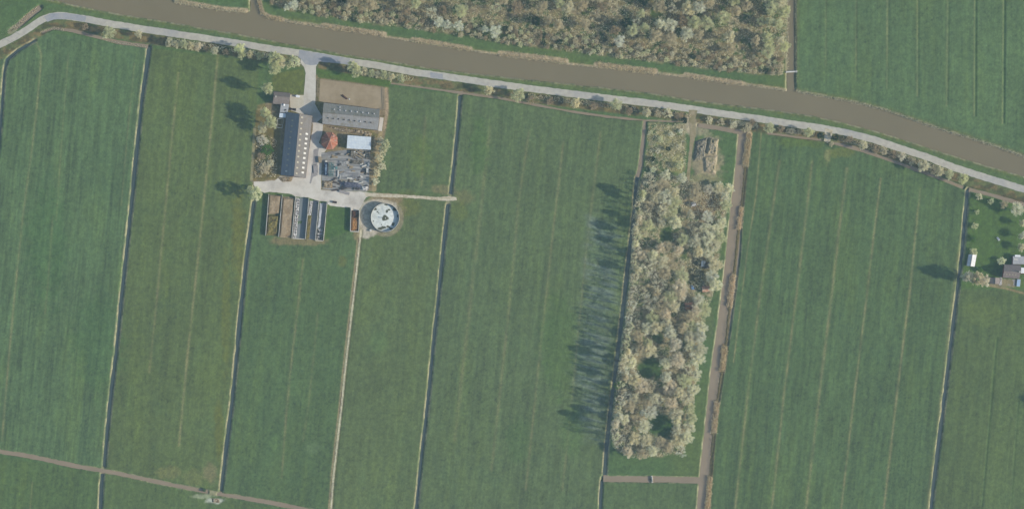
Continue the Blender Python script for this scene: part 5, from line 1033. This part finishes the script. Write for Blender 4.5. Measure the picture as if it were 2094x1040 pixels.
reeds([(1521, 172), (1560, 177), (1608, 184)], 5, 6, M['reed_pale'], 'narrow pale reed bed at the corner of the upper watercourse', 73, 1.4, GB)
reeds([(1628, 186), (1667, 194), (1754, 210), (1811, 225)], 4.4, 6, M['reed_pale'], 'pale reed fringe of the north-east meadow, western half', 74, 1.2, GB)
reeds([(1811, 225), (1869, 245), (1927, 265), (1984, 282), (2042, 301), (2110, 325)], 4.0, 6, M['reed_pale'], 'pale reed fringe of the north-east meadow, eastern half', 75, 1.2, GB)
reeds([(1609, -10), (1609, 60), (1608, 150)], 7, 6, M['reed_pale'], 'pale reed strip between the north wood and the upper watercourse', 76, 1.4)
reeds([(1628, -10), (1629, 80), (1630, 160)], 3.5, 5, M['reed_pale'], 'thin pale reed strip on the meadow side of the upper watercourse', 77, 1.2)
M['bank_growth'] = crown_mat('bank_growth', T(118, 120, 100), T(102, 106, 88), k=1.45)
GW = 'reed islands along the wide watercourse'
for k, (a, b, w, mt, lb) in enumerate([((1532, 274), (1524, 340), 12, 'reed', 'northernmost reed island, at the head of the wide watercourse'), ((1516, 423), (1511, 469), 9, 'reed_red', 'second reed island from the north in the wide watercourse'), ((1499, 561), (1492, 627), 12, 'reed_red', 'broad rusty reed island in the middle of the wide watercourse'),
                                       ((1482, 707), (1476, 758), 12, 'reed', 'fourth reed island from the north in the wide watercourse'), ((1466, 821), (1459, 884), 11, 'reed_red', 'fifth reed island from the north in the wide watercourse'), ((1452, 973), (1446, 1046), 10, 'reed', 'southernmost reed island at the bottom edge of the wide watercourse')]):
    reeds([a, b], w, 9, M[mt], lb, 80 + k, 2.0, GW, .35, -.5)
for k, (a, b) in enumerate([((1523, 342), (1516, 421)), ((1509, 471), (1500, 559)), ((1491, 629), (1483, 705)), ((1475, 760), (1466, 819)), ((1458, 886), (1452, 971))]):
    reeds([a, b], 7, 2, M['bank_growth'], ['first', 'second', 'third', 'fourth', 'fifth'][k] + ' dark brown bank growth from the north between reed islands', 90 + k, .9, 'dark bank growth between the reed islands', .7, -.3)
reeds([(74, 14), (55, 30), (42, 46)], 11, 4, M['reed_red'], 'rusty reeds in the brown ditch north of the road bend', 96, 1.2)
reeds([(40, 44), (24, 62), (4, 70)], 16, 4, M['reed_pale'], 'pale reeds beside the road bridge at the bend', 97, 1.2)
reeds([(76, 66), (92, 60), (110, 58), (130, 62)], 6, 5, M['reed_pale'], 'pale reeds in the ditch south-east of the road bend', 98, 1.1)
reeds([(206, 82), (250, 88), (298, 96)], 2.5, 5, M['reed_pale'], 'thin pale reeds at the ditch below the first large roadside tree', 99, .9)

# ------------------------------------------------------------------ light, air, camera
w = bpy.data.worlds.new('World'); scene.world = w; w.use_nodes = True; nt = w.node_tree
sky = N(nt, 'ShaderNodeTexSky', sky_type='NISHITA'); sky.sun_disc = False; sky.sun_elevation = math.radians(SUN_EL); sky.sun_rotation = math.radians(SUN_AZ)
nt.links.new(sky.outputs[0], nt.nodes['Background'].inputs[0]); nt.nodes['Background'].inputs[1].default_value = .12
sl = bpy.data.lights.new('sun', 'SUN'); sl.energy = 3.9; sl.angle = math.radians(.5); sl.color = (1.0, .95, .86)
so = bpy.data.objects.new('sun', sl); COL.objects.link(so)
from mathutils import Vector
az, el = math.radians(SUN_AZ), math.radians(SUN_EL); dirn = Vector((math.sin(az) * math.cos(el), math.cos(az) * math.cos(el), math.sin(el)))
so.rotation_euler = dirn.to_track_quat('Z', 'Y').to_euler(); so.location = (200, -50, 200)
HAZE = 4.0e-5
if HAZE:
    mb = MB(); mb.box((0, 0, (H + 20 - 4) / 2), (9300, 9300, H + 20 + 4)); hz = bpy.data.materials.new('haze'); hz.use_nodes = True; nt = hz.node_tree; nt.nodes.clear()
    o_ = N(nt, 'ShaderNodeOutputMaterial'); pv = N(nt, 'ShaderNodeVolumePrincipled'); pv.inputs['Density'].default_value = HAZE; pv.inputs['Color'].default_value = (.54, .83, 1, 1); pv.inputs['Anisotropy'].default_value = 0.0
    nt.links.new(pv.outputs[0], o_.inputs['Volume']); tag(link('haze', mb.mesh('haze'), hz), 'thin morning haze', 'haze', kind='stuff')
cam = bpy.data.cameras.new('camera'); co = bpy.data.objects.new('camera', cam); COL.objects.link(co); scene.camera = co
co.location = (CX, CY, H); cam.sensor_width = 36; cam.lens = 36 * H / (2094 * S); cam.shift_x = -CX / (2094 * S); cam.shift_y = -CY / (2094 * S); cam.clip_start = 5; cam.clip_end = 20000
scene.render.engine = 'CYCLES'; cy_ = scene.cycles; cy_.use_denoising = True; cy_.max_bounces = 7; cy_.diffuse_bounces = 6; cy_.transmission_bounces = 6; cy_.glossy_bounces = 2; cy_.volume_bounces = 0; cy_.transparent_max_bounces = 4
vs_ = scene.view_settings; vs_.view_transform = 'Standard'; vs_.look = 'None'; vs_.gamma = 1.0; vs_.exposure = .73; vs_.use_curve_mapping = False
